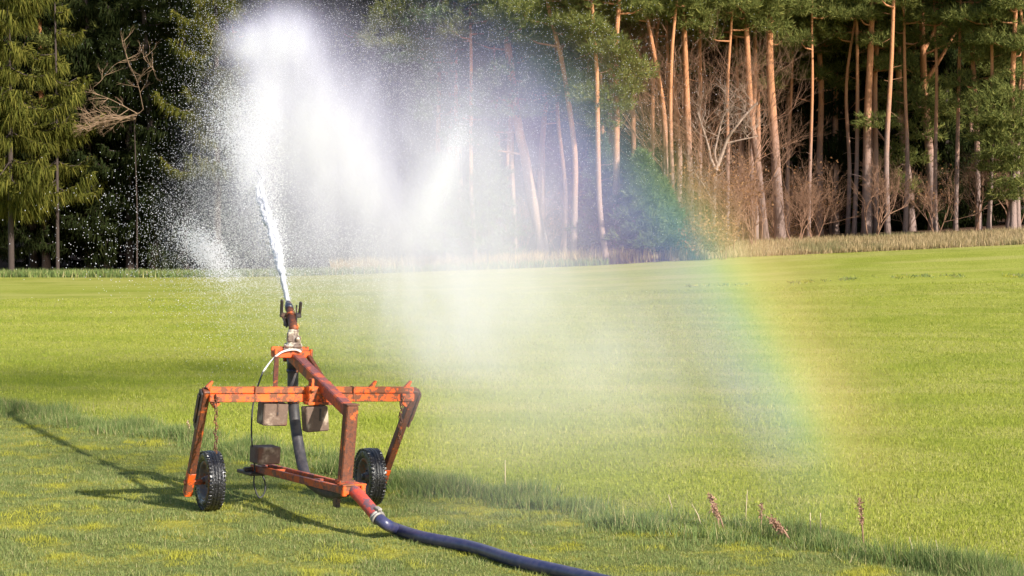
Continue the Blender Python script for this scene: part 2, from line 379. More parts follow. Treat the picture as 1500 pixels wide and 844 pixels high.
def pine(px_path, w_px, label, crown0=9.0, H=17.0, clumps=(), depth=0., dens=1.0, mat='pine', name='pine_tree', cat='pine tree', bark='bark', branches=()):
    """px_path: [(u,v) base, ... higher points] of the trunk; clumps: (u,v,w,h,dy) foliage pads in pixels"""
    b = gp(*px_path[0]); b = np.array([b[0], b[1], 0.0])
    if depth:
        k = (b[1]+depth)/b[1]; b = b*k
    Y = b[1]; b[2] = float(ter(b[0], b[1]))
    root = empty(name, tuple(b)); tag(root, label, cat, 'trees along the forest edge')
    path = [(0, 0, -.25)]
    yj = 0
    for u, v in px_path[1:]:
        yj += random.uniform(-.12, .12); p = at(u, v, Y+yj)-b; path.append(tuple(p))
    top = path[-1]; prev = path[-2]
    dx = (top[0]-prev[0])/max(top[2]-prev[2], .5); dx = max(-.12, min(.12, dx))
    while path[-1][2] < H:
        z = min(path[-1][2]+2.0, H); q = path[-1]; dx *= .7; path.append((q[0]+dx*(z-q[2])+random.uniform(-.06, .06), q[1]+random.uniform(-.08, .08), z)); 
        if z >= H: break
    sp = spline(path, 5); r0 = w_px/2*Y/F
    mb = MB(); rr = []
    for p in sp:
        t = max(p[2], 0)/H; fl = 1+.45*math.exp(-max(p[2], 0)/.25); rr.append(max(r0*(1-.78*t**1.2)*fl, .025))
    mb.tube([tuple(p) for p in sp], rr, 9, jit=.04)
    ch = []
    pads = []
    for u, v, w, h, dy in clumps:
        c = at(u, v, Y+dy)-b; pads.append((c, (w*.62*Y/F, w*.5*Y/F, h*.62*Y/F)))
    crown0 -= .3; z = crown0
    while z < H+.3:
        t = (z-crown0)/(H-crown0+.01); Rr = (1.7*(1-t)**.6+.5)*random.uniform(.6, 1.1)
        a = random.uniform(0, 6.28); q = lerp_path(path, z); d = Rr*random.uniform(.35, .95)
        pads.append((np.array([q[0]+math.cos(a)*d, q[1]+math.sin(a)*d, z+random.uniform(.1, .5)]), (random.uniform(.65, 1.15), random.uniform(.65, 1.15), random.uniform(.3, .5))))
        z += random.uniform(.22, .42)/dens
    for c, R in pads:
        vol = R[0]*R[1]+R[0]*R[2]+.1
        n = int(80*vol*dens)+16
        ch.append(tufts(c, R, n, .26, .042, 7))
        # limb to the pad
        zb = c[2]-.25*math.hypot(c[0], c[1])*random.uniform(.2, .9)-.1
        q = lerp_path(path, max(zb, 1.0))
        if q:
            mid = ((q[0]+c[0])/2+random.uniform(-.1, .1), (q[1]+c[1])/2, (q[2]+c[2])/2-.12)
            mb.tube([q, mid, tuple(c)], [min(.055, r0*.5), .035, .012], 5, cap=False)
    for pts_, wb in branches:
        bp = [tuple(at(u, v, Y+dy)-b) for u, v, dy in pts_]
        bp = [tuple(p) for p in spline(bp, 4)]; mb.tube(bp, [max(wb/2*Y/F*(1-.75*i/len(bp)), .012) for i in range(len(bp))], 6, cap=False)
    # short dead stubs on the lower trunk
    for _ in range(7):
        z = random.uniform(2.5, crown0); q = lerp_path(path, z); a = random.uniform(0, 6.28); L = random.uniform(.2, .9)
        mb.tube([q, (q[0]+math.cos(a)*L, q[1]+math.sin(a)*L, z+random.uniform(-.6, .35)*L)], [.012, .004], 4, cap=False)
    mb.build('trunk', M[bark], root)
    if ch: foliage('crown', ch, M[mat], root)
    return root

T = []
def P_(*a, **k): T.append(pine(*a, **k))
# right-hand group
P_([(1122, 356), (1111, 250), (1100, 164), (1094, 50), (1092, 0)], 12, 'pine leaning slightly left beside the thick orange trunk', 10.2, clumps=[(1075, 20, 70, 45, -.5), (1060, 45, 40, 25, .5)])
P_([(1144, 353), (1139, 275), (1134, 200), (1128, 100), (1128, 10)], 16, 'thickest smooth orange pine trunk beside the bare brown thicket', 10.6, clumps=[(1120, 38, 72, 34, -.6), (1145, 60, 36, 18, .6), (1160, 15, 40, 30, 0)])
P_([(1092, 348), (1088, 270), (1087, 200), (1083, 90)], 8, 'thin grey pine trunk just left of the leaning orange one', 10.8)
P_([(1162, 345), (1157, 200), (1151, 95), (1155, 10)], 7, 'slender slightly bowed pine between thick orange and pale curved trunks', 10.8)
P_([(1180, 343), (1177, 260), (1178, 200), (1184, 110), (1188, 60)], 11, 'pale curved pine trunk with a low rounded crown', 9.0, clumps=[(1190, 85, 75, 50, -.6), (1180, 50, 60, 45, .4), (1205, 115, 50, 26, -.3), (1165, 70, 40, 25, .3)])
P_([(1224, 343), (1224, 250), (1224, 150), (1226, 30)], 10, 'straight orange pine under two dense rounded foliage pads', 9.4, clumps=[(1225, 70, 80, 55, -.7), (1245, 95, 60, 45, .3), (1208, 95, 40, 40, -.2), (1240, 45, 50, 30, .2), (1225, 125, 50, 24, -.5)])
P_([(1217, 343), (1213, 240), (1211, 170)], 4, 'very thin yellowish young stem next to the straight orange pine', 12, H=9, name='young_pine', cat='young tree')
P_([(1269, 345), (1270, 250), (1271, 170), (1276, 60)], 14, 'dull grey pine trunk standing before the slim orange one', 10.0, clumps=[(1285, 180, 60, 26, -.4), (1262, 20, 60, 40, .3)])
P_([(1284, 343), (1283, 240), (1282, 125), (1285, 60), (1280, 10)], 9, 'slim bright orange pine directly beside the grey trunk', 10.2, branches=[([(1283, 190, 0), (1295, 205, -.3), (1306, 218, -.5)], 4)])
P_([(1336, 339), (1331, 270), (1319, 170), (1316, 80), (1315, 0)], 13, 'pinkish bending pine with tufts hanging low around its trunk', 10, clumps=[(1312, 140, 60, 36, -.5), (1298, 165, 50, 30, .2), (1312, 232, 50, 36, -.6), (1300, 262, 60, 30, .3), (1322, 275, 44, 30, -.6), (1340, 120, 50, 34, .4), (1310, 60, 50, 30, .3)])
P_([(1368, 337), (1364, 250), (1355, 150), (1351, 45), (1350, 0)], 14, 'forked pine with a pale straight trunk and orange side limb', 10.4, clumps=[(1342, 150, 60, 40, -.6), (1375, 160, 62, 44, -.4), (1385, 185, 40, 26, .4), (1350, 195, 60, 36, -.6), (1345, 232, 50, 30, .2), (1365, 130, 40, 30, .6)], branches=[([(1356, 120, 0), (1378, 85, -.3), (1398, 50, -.6), (1412, 25, -.8)], 7), ([(1353, 75, 0), (1368, 45, .3), (1376, 15, .5)], 6), ([(1355, 80, 0), (1390, 64, -.5), (1410, 60, -.9)], 3)])
P_([(1434, 337), (1432, 260), (1431, 200), (1426, 110), (1424, 40)], 9, 'narrow reddish pine at the left border of the dense green pine', 9.4, clumps=[(1410, 120, 50, 30, 0), (1440, 80, 60, 40, -.6), (1420, 150, 44, 30, .4), (1405, 60, 60, 40, 0)])
P_([(1484, 339), (1484, 280), (1482, 200), (1484, 100)], 10, 'bushy dense green pine with foliage reaching nearly to the ground', 8.0, clumps=[(1470, 165, 90, 60, -.8), (1455, 195, 70, 50, .2), (1480, 215, 80, 60, -.9), (1462, 240, 60, 46, -.4), (1488, 262, 60, 50, -.8), (1468, 285, 50, 26, -.5), (1490, 130, 70, 50, .3), (1450, 140, 60, 36, .5), (1495, 180, 60, 60, 0)], dens=1.25)
P_([(1476, 341), (1488, 250), (1492, 140), (1503, 95), (1515, 40)], 9, 'leaning pine rising out of the top of the dense green one', 10, depth=2, clumps=[(1470, 50, 90, 50, -.5), (1450, 30, 60, 40, .3), (1480, 90, 60, 40, .4)])
P_([(1418, 334), (1421, 230), (1420, 120), (1419, 20)], 13, 'stout shaded red pine behind the narrow reddish trunk', 10, depth=3, clumps=[(1400, 30, 80, 50, 0), (1430, 60, 60, 40, .3), (1395, 95, 50, 36, 0)])
P_([(1396, 335), (1398, 200), (1402, 90)], 6, 'faint thin trunk in the dark gap right of the forked pine', 10.4, depth=4)
# central group
P_([(802, 388), (791, 340), (779, 289), (769, 230), (759, 184), (748, 100), (738, 20)], 17, 'big pale trunk leaning left inside the mist', 10.4, clumps=[(735, 160, 110, 50, -.7), (700, 185, 80, 46, .3), (760, 120, 110, 60, -.5), (800, 115, 80, 50, .5), (715, 130, 60, 50, -.2), (680, 205, 60, 40, -.6), (820, 140, 60, 44, 0)], mat='bluepine')
P_([(735, 390), (733, 310), (731, 239), (727, 150)], 7, 'thin white looking trunk left of the big leaning one', 9.6, clumps=[(705, 110, 90, 50, -.5), (680, 140, 80, 50, .3), (650, 120, 70, 50, 0), (640, 165, 60, 40, 0)], mat='bluepine')
P_([(757, 390), (755, 340), (752, 290), (748, 200)], 8, 'short looking misty trunk tucked beside the big leaning one', 10, clumps=[(690, 60, 70, 40, 0)], mat='bluepine')
P_([(840, 388), (842, 300), (842, 224), (832, 145), (822, 85), (808, 30), (802, 0)], 10, 'tall pine curving left behind the blue of the rainbow', 9.8, clumps=[(790, 28, 90, 50, -.4), (760, 50, 70, 40, .3), (745, 20, 70, 40, -.2), (835, 130, 60, 34, .2), (850, 45, 50, 36, 0)])
P_([(890, 387), (879, 309), (876, 224), (874, 100), (867, 0)], 9, 'left of two close trunks standing in the blue mist', 9.8, clumps=[(885, 70, 60, 30, -.6), (868, 50, 60, 26, .2), (860, 140, 50, 30, .4)])
P_([(904, 385), (903, 249), (903, 150), (902, 75), (907, 0)], 12, 'right and paler of two close trunks standing in the mist', 9.6, clumps=[(895, 72, 66, 40, -.7), (905, 98, 60, 30, .2), (928, 105, 60, 40, -.5), (900, 150, 54, 44, -.5), (885, 178, 46, 34, .2), (920, 130, 40, 22, -.6), (915, 10, 50, 30, .3)])
P_([(976, 374), (975, 270), (973, 174), (962, 100), (949, 30)], 10, 'pinkish pine bending left near the bare brown thicket', 10.4, clumps=[(955, 15, 70, 40, -.4)])
P_([(991, 374), (985, 270), (982, 170), (984, 80), (990, 10)], 8, 'thin pine right of the pinkish bending one', 10.8)
P_([(1013, 369), (1010, 250), (1005, 110), (1001, 0)], 12, 'orange topped pine with a round pad beside the bare Y shaped tree', 10.6, clumps=[(1015, 32, 60, 40, -.6), (1035, 15, 50, 30, .2), (1000, 15, 50, 30, 0)])
P_([(957, 372), (955, 250), (957, 120), (965, 20)], 8, 'shaded orange pine behind the young blue green conifer', 10.6, depth=3)
P_([(672, 394), (672, 340), (671, 280), (668, 150)], 8, 'blurred trunk nearest to the falling water feather', 9.8, clumps=[(640, 60, 90, 50, 0), (620, 30, 80, 50, 0), (600, 80, 70, 50, 0), (655, 95, 60, 40, -.5)], mat='bluepine')
P_([(698, 394), (694, 340), (690, 270), (690, 150)], 7, 'faint thin trunk between the white trunk and the water feather', 10, clumps=[(700, 25, 90, 50, 0)])
P_([(640, 395), (640, 300), (642, 200)], 9, 'pine trunk almost lost in the white spray', 9, clumps=[(580, 30, 80, 50, 0), (560, 60, 60, 40, 0)])
P_([(790, 386), (795, 280), (796, 180), (812, 100)], 9, 'shaded pine right behind the big leaning trunk', 10, depth=4)
P_([(930, 378), (928, 200), (925, 60)], 9, 'dim pine in the dark gap right of the two close trunks', 10, depth=6)
P_([(1045, 352), (1050, 200), (1049, 60)], 8, 'dim pine behind the crown of the bare Y shaped tree', 10, depth=6, clumps=[(1045, 20, 50, 36, 0)])
P_([(1310, 332), (1306, 200), (1303, 90), (1308, 20)], 8, 'dim reddish pine behind the low hanging tufts', 10, depth=6)
P_([(1252, 335), (1250, 200), (1247, 60)], 8, 'dim pine right behind the straight orange one', 10, depth=5, clumps=[(1262, 60, 46, 40, 0)])
P_([(1200, 335), (1197, 200), (1200, 60)], 9, 'dim pine behind the pale curved trunk', 10, depth=7)
P_([(1112, 340), (1108, 220), (1106, 100)], 7, 'dim pine seen between the two left orange trunks', 10, depth=7)
# left, dark side
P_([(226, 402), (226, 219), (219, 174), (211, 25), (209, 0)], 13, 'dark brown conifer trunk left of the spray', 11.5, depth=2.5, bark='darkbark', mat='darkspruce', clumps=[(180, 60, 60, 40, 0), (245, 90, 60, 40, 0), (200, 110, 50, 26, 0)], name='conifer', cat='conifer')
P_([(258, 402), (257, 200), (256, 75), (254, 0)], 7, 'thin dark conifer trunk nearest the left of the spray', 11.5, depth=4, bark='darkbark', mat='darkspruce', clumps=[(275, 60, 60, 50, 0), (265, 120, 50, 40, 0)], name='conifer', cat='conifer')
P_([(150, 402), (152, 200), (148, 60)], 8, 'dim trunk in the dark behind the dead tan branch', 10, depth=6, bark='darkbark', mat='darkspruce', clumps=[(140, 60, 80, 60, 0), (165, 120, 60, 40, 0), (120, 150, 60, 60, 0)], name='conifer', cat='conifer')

# ------------------------------------------------------------------ spruces
def spruce(base, H, L0, z0, label, mat='spruce', bark='darkbark', dens=1.0, r0=.2, az=None, name='spruce_tree', grp='trees along the forest edge', hang=.42, nk=(4, 5, 5, 6), gap=1.0):
    root = empty(name, tuple(base)); tag(root, label, 'spruce', grp)
    mb = MB(); mb.tube([(0, 0, -.2), (0, 0, .3), (.05, 0, H*.5), (0, 0, H)], [r0*1.35, r0, r0*.6, .02], 9)
    ch = []; z = z0
    while z < H-.3:
        t = (z-z0)/(H-z0); L = L0*(1-t)**.75+.25
        for k in range(random.choice(nk)):
            a = random.uniform(0, 6.28) if az is None else random.gauss(az, .9); l = L*random.uniform(.5, 1.15); zz = z+random.uniform(-.25, .25)
            n = max(int(l/.13*dens), 5); ts = np.linspace(.12, 1, n)
            drop = random.uniform(.28, .5)
            bx = math.cos(a)*ts*l; by = math.sin(a)*ts*l; bz = zz+l*(.10*ts-drop*np.sin(ts*2.2)*.75+.22*ts**3)
            mb.tube([(0, 0, zz)]+[(bx[i], by[i], bz[i]) for i in range(0, n, 3)]+[(bx[-1], by[-1], bz[-1])], [.03*(1-.8*i/(n/3+2)) for i in range(len(range(0, n, 3))+2)], 4, cap=False)
            # side twigs, each a strip of needle blades hanging down
            for sgn in (-1, 1):
                sl = (.55*np.sin(np.clip(ts, 0, 1)*2.6)+.12)*min(l*.38, .8)
                for fr in (.3, .65, 1.0):
                    c = np.stack([bx-math.sin(a)*sgn*sl*fr, by+math.cos(a)*sgn*sl*fr, bz-.10*fr*sl], 1)
                    c = c+rng.normal(0, .035, c.shape); m = 4
                    B = np.repeat(c, m, 0)
                    D = np.stack([math.cos(a)*.25+rng.normal(0, .22, n*m), math.sin(a)*.25+rng.normal(0, .22, n*m), -np.ones(n*m)], 1)
                    D2 = np.stack([math.cos(a)*.8-math.sin(a)*sgn*.6+rng.normal(0, .3, n*m), math.sin(a)*.8+math.cos(a)*sgn*.6+rng.normal(0, .3, n*m), rng.normal(.0, .25, n*m)], 1)
                    pick = rng.uniform(0, 1, n*m) < .55; D = np.where(pick[:, None], D, D2); D /= np.linalg.norm(D, axis=1)[:, None]
                    Ln = np.where(pick, hang, .26)*rng.uniform(.5, 1.25, n*m)
                    sd = np.cross(D, rng.normal(size=D.shape)); sd /= np.linalg.norm(sd, axis=1)[:, None]; sd *= .03
                    ch.append(np.stack([B-sd, B+sd, B+D*Ln[:, None]], 1).reshape(-1, 3))
        z += random.uniform(.42, .62)/dens*gap
    mb.build('trunk', M[bark], root); foliage('crown', ch, M[mat], root); return root
def on(u, y, ):
    x = (u-750)/F*y; return (x, y, float(ter(x, y)))
spruce(on(16, 78.6), 17, 3.3, 3.4, 'lit yellow green spruce with drooping branches in the far left corner', dens=1.0, r0=.14, nk=(5, 5, 6), gap=2.0, hang=.65)
spruce(on(84, 81.0), 16, 2.3, 4.2, 'narrower olive spruce just right of the lit corner spruce', 'spruce', dens=.9, r0=.09, nk=(3, 4, 4), gap=1.7, hang=.5)
spruce(on(318, 80.5), 17, 2.6, 5.2, 'spruce with lit tips directly left of the spray plume', 'spruce', dens=.85, nk=(3, 4, 4), gap=1.4, hang=.5)
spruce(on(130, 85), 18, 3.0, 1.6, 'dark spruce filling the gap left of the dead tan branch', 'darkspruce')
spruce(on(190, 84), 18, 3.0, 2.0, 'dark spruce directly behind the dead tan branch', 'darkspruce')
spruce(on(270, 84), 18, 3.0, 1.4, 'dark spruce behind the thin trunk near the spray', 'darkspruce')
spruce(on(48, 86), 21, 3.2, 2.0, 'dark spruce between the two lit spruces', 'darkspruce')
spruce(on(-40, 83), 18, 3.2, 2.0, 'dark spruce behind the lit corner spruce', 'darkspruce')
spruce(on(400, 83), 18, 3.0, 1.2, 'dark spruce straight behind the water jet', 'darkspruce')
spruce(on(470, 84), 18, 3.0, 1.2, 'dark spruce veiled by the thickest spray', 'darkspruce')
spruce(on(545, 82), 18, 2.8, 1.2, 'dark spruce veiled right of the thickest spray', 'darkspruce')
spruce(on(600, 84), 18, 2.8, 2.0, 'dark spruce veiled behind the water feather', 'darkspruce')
# second row of shaded spruces, copies of one
DS = []
def dup0(root, loc, rz, sc):
    r = root.copy(); COL.objects.link(r); r.location = loc; r.rotation_euler = (0, 0, rz); r.scale = (sc, sc, sc)
    for c in root.children:
        d = c.copy(); COL.objects.link(d); d.parent = r
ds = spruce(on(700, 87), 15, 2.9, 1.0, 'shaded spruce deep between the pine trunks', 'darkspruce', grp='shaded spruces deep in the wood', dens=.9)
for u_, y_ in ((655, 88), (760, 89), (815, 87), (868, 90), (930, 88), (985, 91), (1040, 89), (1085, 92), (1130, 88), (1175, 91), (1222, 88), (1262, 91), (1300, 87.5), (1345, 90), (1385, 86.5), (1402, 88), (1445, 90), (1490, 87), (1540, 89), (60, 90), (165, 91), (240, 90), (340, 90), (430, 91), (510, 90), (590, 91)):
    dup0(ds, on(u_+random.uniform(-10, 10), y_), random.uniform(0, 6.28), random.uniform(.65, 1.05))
# young conifers
def bushy(base, H, R, label, mat='bluepine', name='young_conifer', n=26):
    root = empty(name, tuple(base)); tag(root, label, 'young conifer', 'trees along the forest edge')
    mb = MB(); mb.tube([(0, 0, -.2), (.05, 0, H*.5), (0, 0, H)], [.09, .06, .015], 6); ch = []
    for i in range(n):
        t = (i+.5)/n; a = i*2.4; rr = R*(1-t)**.7*random.uniform(.4, .9); z = .25*H*.5+t*H*.93
        c = (math.cos(a)*rr, math.sin(a)*rr, z); ch.append(tufts(c, (R*.45*(1-t*.6), R*.45*(1-t*.6), .3), 60, .26, .045, 7)); mb.tube([(0, 0, z-.1), c], [.02, .008], 4, cap=False)
    mb.build('trunk', M['darkbark'], root); foliage('crown', ch, M[mat], root); return root
def bush(u, v, y, H, R, label, **k):
    p = on(u, y); bushy(p, H, R, label, **k)
bush(940, 0, 74.8, 4.2, 1.55, 'young blue green conifer in the blue and green of the rainbow', n=34)
bush(970, 0, 75.4, 3.0, 1.1, 'smaller blue green conifer touching the larger young one')
bush(880, 0, 76.5, 5.0, 1.2, 'young conifer in the mist between the two close trunks')
bush(715, 0, 77.5, 5.2, 1.8, 'misty young conifer between the thin white trunks', n=30)
bush(650, 0, 78, 4.6, 1.6, 'misty young conifer at the foot of the water feather')

# ------------------------------------------------------------------ bare trees and shrubs
def grow(mb, p, d, L, r, depth, spread=.55, leaves=None, up=.12, n_kids=(2, 3)):
    pts_ = [p]; q = Vector(p); d = Vector(d).normalized()
    for k in range(3):
        d = (d+Vector((random.gauss(0, .13), random.gauss(0, .13), random.gauss(up*.3, .08)))).normalized(); q = q+d*(L/3); pts_.append(q.copy())
    mb.tube(pts_, [r, r*.85, r*.72, r*.6], 3 if depth < 2 else 5, cap=False)
    if depth == 0:
        if leaves is not None: leaves.append(tuple(q))
        return
    for k in range(random.choice(n_kids)+(1 if depth > 2 else 0)):
        i = random.choice((1, 2, 3, 3)); dd = (d+Vector((random.gauss(0, spread), random.gauss(0, spread), random.gauss(up, spread*.6)))).normalized()
        grow(mb, tuple(pts_[i]), dd, L*random.uniform(.55, .85), r*.58, depth-1, spread, leaves, up, n_kids)
def leafset(C, n, spread, size):
    C = np.array(C); k = rng.integers(0, len(C), n); B = C[k]+rng.normal(0, spread, (n, 3)); D = rng.normal(size=(n, 3)); D /= np.linalg.norm(D, axis=1)[:, None]
    S_ = np.cross(D, rng.normal(size=(n, 3))); S_ /= np.linalg.norm(S_, axis=1)[:, None]; S_ *= size*.4
    return np.stack([B-S_, B+S_, B+D*size], 1).reshape(-1, 3)
def bare(base, stems, L, r, depth, label, mat, leaves=0, name='bare_tree', cat='bare tree', grp=None, spread=.5, up=.12):
    root = empty(name, tuple(base)); tag(root, label, cat, grp or 'trees along the forest edge'); tips = []
    mb = MB()
    for k in range(stems):
        a = random.uniform(0, 6.28); t = 0 if stems == 1 else random.uniform(.1, .5)
        grow(mb, (math.cos(a)*.1*stems/3, math.sin(a)*.1*stems/3, -.1), (math.cos(a)*t, math.sin(a)*t, 1), L*random.uniform(.8, 1.15), r, depth, spread, tips, up)
    mb.build('branches', M[mat], root)
    if leaves: foliage('leaves', [leafset(tips, leaves, .12, .11)], M['beech'], root)
    return root
def dup(root, loc, rz, sc=1.0, label=None):
    r = root.copy(); COL.objects.link(r); r.location = loc; r.rotation_euler = (0, 0, rz); r.scale = (sc, sc, sc)
    if label: r['label'] = label
    for c in root.children:
        d = c.copy(); COL.objects.link(d); d.parent = r
    return r
# the Y shaped one
root = empty('bare_tree', tuple(gp(1047, 372))); tag(root, 'pale bare tree forking into a Y amid brown twigs', 'bare tree', 'trees along the forest edge')
mb = MB(); b0 = np.array(root.location); Yb = b0[1]
for pth, w in ((((1046, 371), (1045, 320), (1047, 262), (1049, 245)), 10), (((1049, 250), (1058, 225), (1066, 203), (1075, 190), (1095, 165), (1110, 150)), 6), (((1048, 248), (1041, 232), (1037, 212), (1030, 190), (1022, 165)), 5), (((1052, 245), (1047, 225), (1052, 200), (1060, 170), (1075, 152)), 4), (((1064, 210), (1085, 205), (1110, 200)), 3), (((1046, 300), (1030, 270), (1012, 250)), 3)):
    p3 = [tuple(p) for p in spline([at(u, v, Yb+random.uniform(-.2, .2))-b0 for u, v in pth], 4)]
    mb.tube(p3, [max(w/2*Yb/F*(1-.6*i/len(p3)), .01) for i in range(len(p3))], 6, cap=False)
    for _ in range(7):
        q = random.choice(p3[len(p3)//2:]); grow(mb, q, (random.gauss(0, .6), random.gauss(0, .5), .5), .7, .016, 3, .5)
mb.build('branches', M['palebark'], root)
sh = []
for i, (u, y, stems, L, r, dep, mt, lv, lab) in enumerate([
    (1000, 78.5, 2, 3.7, .045, 6, 'twig', 0, 'tall bare tree left of the Y shaped tree'),
    (1085, 79.5, 2, 3.4, .045, 6, 'twig', 0, 'tall bare tree behind the two leaning orange pines'),
    (1010, 76.5, 4, 1.5, .035, 5, 'twig', 500, 'brown thicket shrub left of the bare Y shaped tree'),
    (1072, 75.2, 4, 1.5, .035, 5, 'twig', 600, 'brown thicket shrub right of the bare Y shaped tree'),
    (1040, 78.5, 2, 4.2, .045, 6, 'twig', 0, 'tall bare brown shrub rising behind the Y shaped tree'),
    (1105, 77.5, 4, 1.7, .035, 5, 'twig', 200, 'bare shrub between the two leaning orange pines'),
    (1030, 73.6, 5, .75, .02, 4, 'twig', 700, 'low russet leaved bush in front of the brown thicket'),
    (1062, 73.2, 5, .6, .02, 4, 'twig', 600, 'low russet bush under the bare Y shaped tree')]):
    p = on(u, y); sh.append(bare(p, stems, L, r, dep, lab, mt, lv, 'bare_shrub', 'shrub'))
base_sh = bare(on(1165, 78), 4, 1.25, .03, 5, 'leafless brown undergrowth shrub among the pine trunks', 'twig', 0, 'undergrowth_shrub', 'shrub', 'undergrowth shrubs')
base_sh2 = bare(on(1195, 79), 3, 1.5, .03, 5, 'leafless brown undergrowth shrub among the pine trunks', 'twig', 150, 'undergrowth_shrub', 'shrub', 'undergrowth shrubs')
for u in list(range(1110, 1260, 38))+list(range(1270, 1500, 55))+list(range(660, 990, 40)):
    uu = u+random.uniform(-10, 10); y = random.uniform(77.5, 84); dup(random.choice((base_sh, base_sh2)), on(uu, y), random.uniform(0, 6.28), random.uniform(.55, 1.25))
# dead tan branches on the left
root = empty('dead_tree', tuple(on(200, 80.5))); tag(root, 'dead tan branch fan catching the sun before dark spruces', 'dead tree'); b0 = np.array(root.location); mb = MB()
md_ = MB(); md_.tube([(0, 0, -.1), (.02, .1, 3), (-.05, 0, 7.2)], [.05, .03, .02], 6, cap=False); md_.build('trunk', M['darkbark'], root)
for k in range(10):
    st = at(random.uniform(188, 206), random.uniform(160, 180), 80.5)-b0
    e = at(random.uniform(112, 165), random.uniform(136, 196), 80.5+random.uniform(-1, .6))-b0
    mid = st*.45+e*.55+np.array([random.uniform(-.2, .2), 0, random.uniform(-.35, .5)]); p3 = [tuple(p) for p in spline([st, mid, e], 4)]
    mb.tube(p3, [.02*(1-.7*i/len(p3)) for i in range(len(p3))], 4, cap=False)
    for _ in range(9): grow(mb, random.choice(p3[2:]), (-.8, random.gauss(0, .5), random.gauss(.05, .5)), .45, .014, 2, .4, None, 0)
for pth in (((210, 160), (201, 120), (186, 85), (182, 60)), ((200, 82), (168, 95), (145, 122)), ((210, 85), (228, 105))):
    p3 = [tuple(p) for p in spline([at(u, v, 80.8)-b0 for u, v in pth], 5)]; mb.tube(p3, [.011*(1-.6*i/len(p3)) for i in range(len(p3))], 4, cap=False)
    for _ in range(7): grow(mb, random.choice(p3), (random.gauss(0, .7), 0, random.gauss(.1, .5)), .5, .013, 2, .4)
mb.build('branches', M['tan'], root)

# ------------------------------------------------------------------ deeper rows of pines (copies)
def on(u, y): x = (u-750)/F*y; return (x, y, float(ter(x, y)))
protos = []
for i in range(5):
    r = pine([(900, 385), (900+random.uniform(-4, 4), 250), (900+random.uniform(-7, 7), 120), (900+random.uniform(-12, 12), 0)], random.uniform(9, 13), 'pine deep in the wood behind the front row of trunks', random.uniform(6.5, 8.5), H=random.uniform(18, 21), dens=1.15)
    r['group'] = 'pines deep in the wood'; protos.append(r)
used = 0
for y0, step in ((86, 2.9), (92, 3.3), (99, 3.6), (107, 4.2)):
    X = -y0*.31-1
    while X < y0*.31+1:
        xx = X+random.uniform(-1, 1); yy = y0+random.uniform(-2.2, 2.2); X += step*random.uniform(.8, 1.2)
        if xx < -9 and random.random() < .5: continue
        loc = (xx, yy, float(ter(xx, yy)))
        if used < 5:
            protos[used].location = loc; protos[used].rotation_euler = (0, 0, random.uniform(0, 6.28))
        else: dup(random.choice(protos), loc, random.uniform(0, 6.28), random.uniform(.9, 1.15))
        used += 1
slim = []
for i in range(4):
    r = pine([(900, 385), (900+random.uniform(-6, 6), 270), (900+random.uniform(-12, 12), 130), (900+random.uniform(-16, 16), 0)], random.uniform(6, 9), 'slim pine standing among the second row of trunks', 9.6, H=16, dens=.7)
    r['group'] = 'slim pines of the second row'; slim.append(r)
for i, u_ in enumerate(list(range(660, 1000, 75))+list(range(1015, 1500, 36))):
    loc = on(u_+random.uniform(-20, 20), random.uniform(78.5, 86))
    if i < 4: slim[i].location = loc
    else: dup(random.choice(slim), loc, random.uniform(0, 6.28), random.uniform(.92, 1.1))
# far closed mass
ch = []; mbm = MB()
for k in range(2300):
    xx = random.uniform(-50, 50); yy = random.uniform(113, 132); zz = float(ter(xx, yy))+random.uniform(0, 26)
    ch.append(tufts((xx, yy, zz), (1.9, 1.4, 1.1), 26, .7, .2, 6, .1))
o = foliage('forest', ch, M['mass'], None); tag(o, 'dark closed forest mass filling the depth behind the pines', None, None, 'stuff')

# ------------------------------------------------------------------ irrigation cart
cart = empty('irrigation_cart', (CO[0], CO[1], 0), (0, RO, TH)); tag(cart, 'rusty orange two wheeled sprinkler cart shooting a water jet', 'irrigation cart')
Rz = np.array(Matrix.Rotation(TH, 3, 'Z')); Ry = np.array(Matrix.Rotation(RO, 3, 'Y')); RC = Rz @ Ry
cart.rotation_mode = 'XYZ'
def W(l): return RC @ np.array(l, float)+CO
# crossbar: two stacked channels
mb = MB(); mb.beam((-1.10, -.6, 1.250), (1.14, -.6, 1.250), .105, .084); mb.beam((-1.10, -.588, 1.328), (1.14, -.588, 1.328), .09, .064)
for x in (-1.085, .69, 1.09):
    mb.beam((x-.035, -.6, 1.345), (x+.02, -.6, 1.425), .05, .05, (0, 1, 0), .004, .02, .05)
for x in (-1.0, 1.02): mb.beam((x, -.6, 1.215), (x-.06*np.sign(x)*-1, -.6, 1.17), .07, .06, (0, 1, 0), .004)
for x in (-.62, .45): mb.box((x, -.6, 1.29), (.012, .115, .155))
mb.build('crossbar', M['paint'], cart)
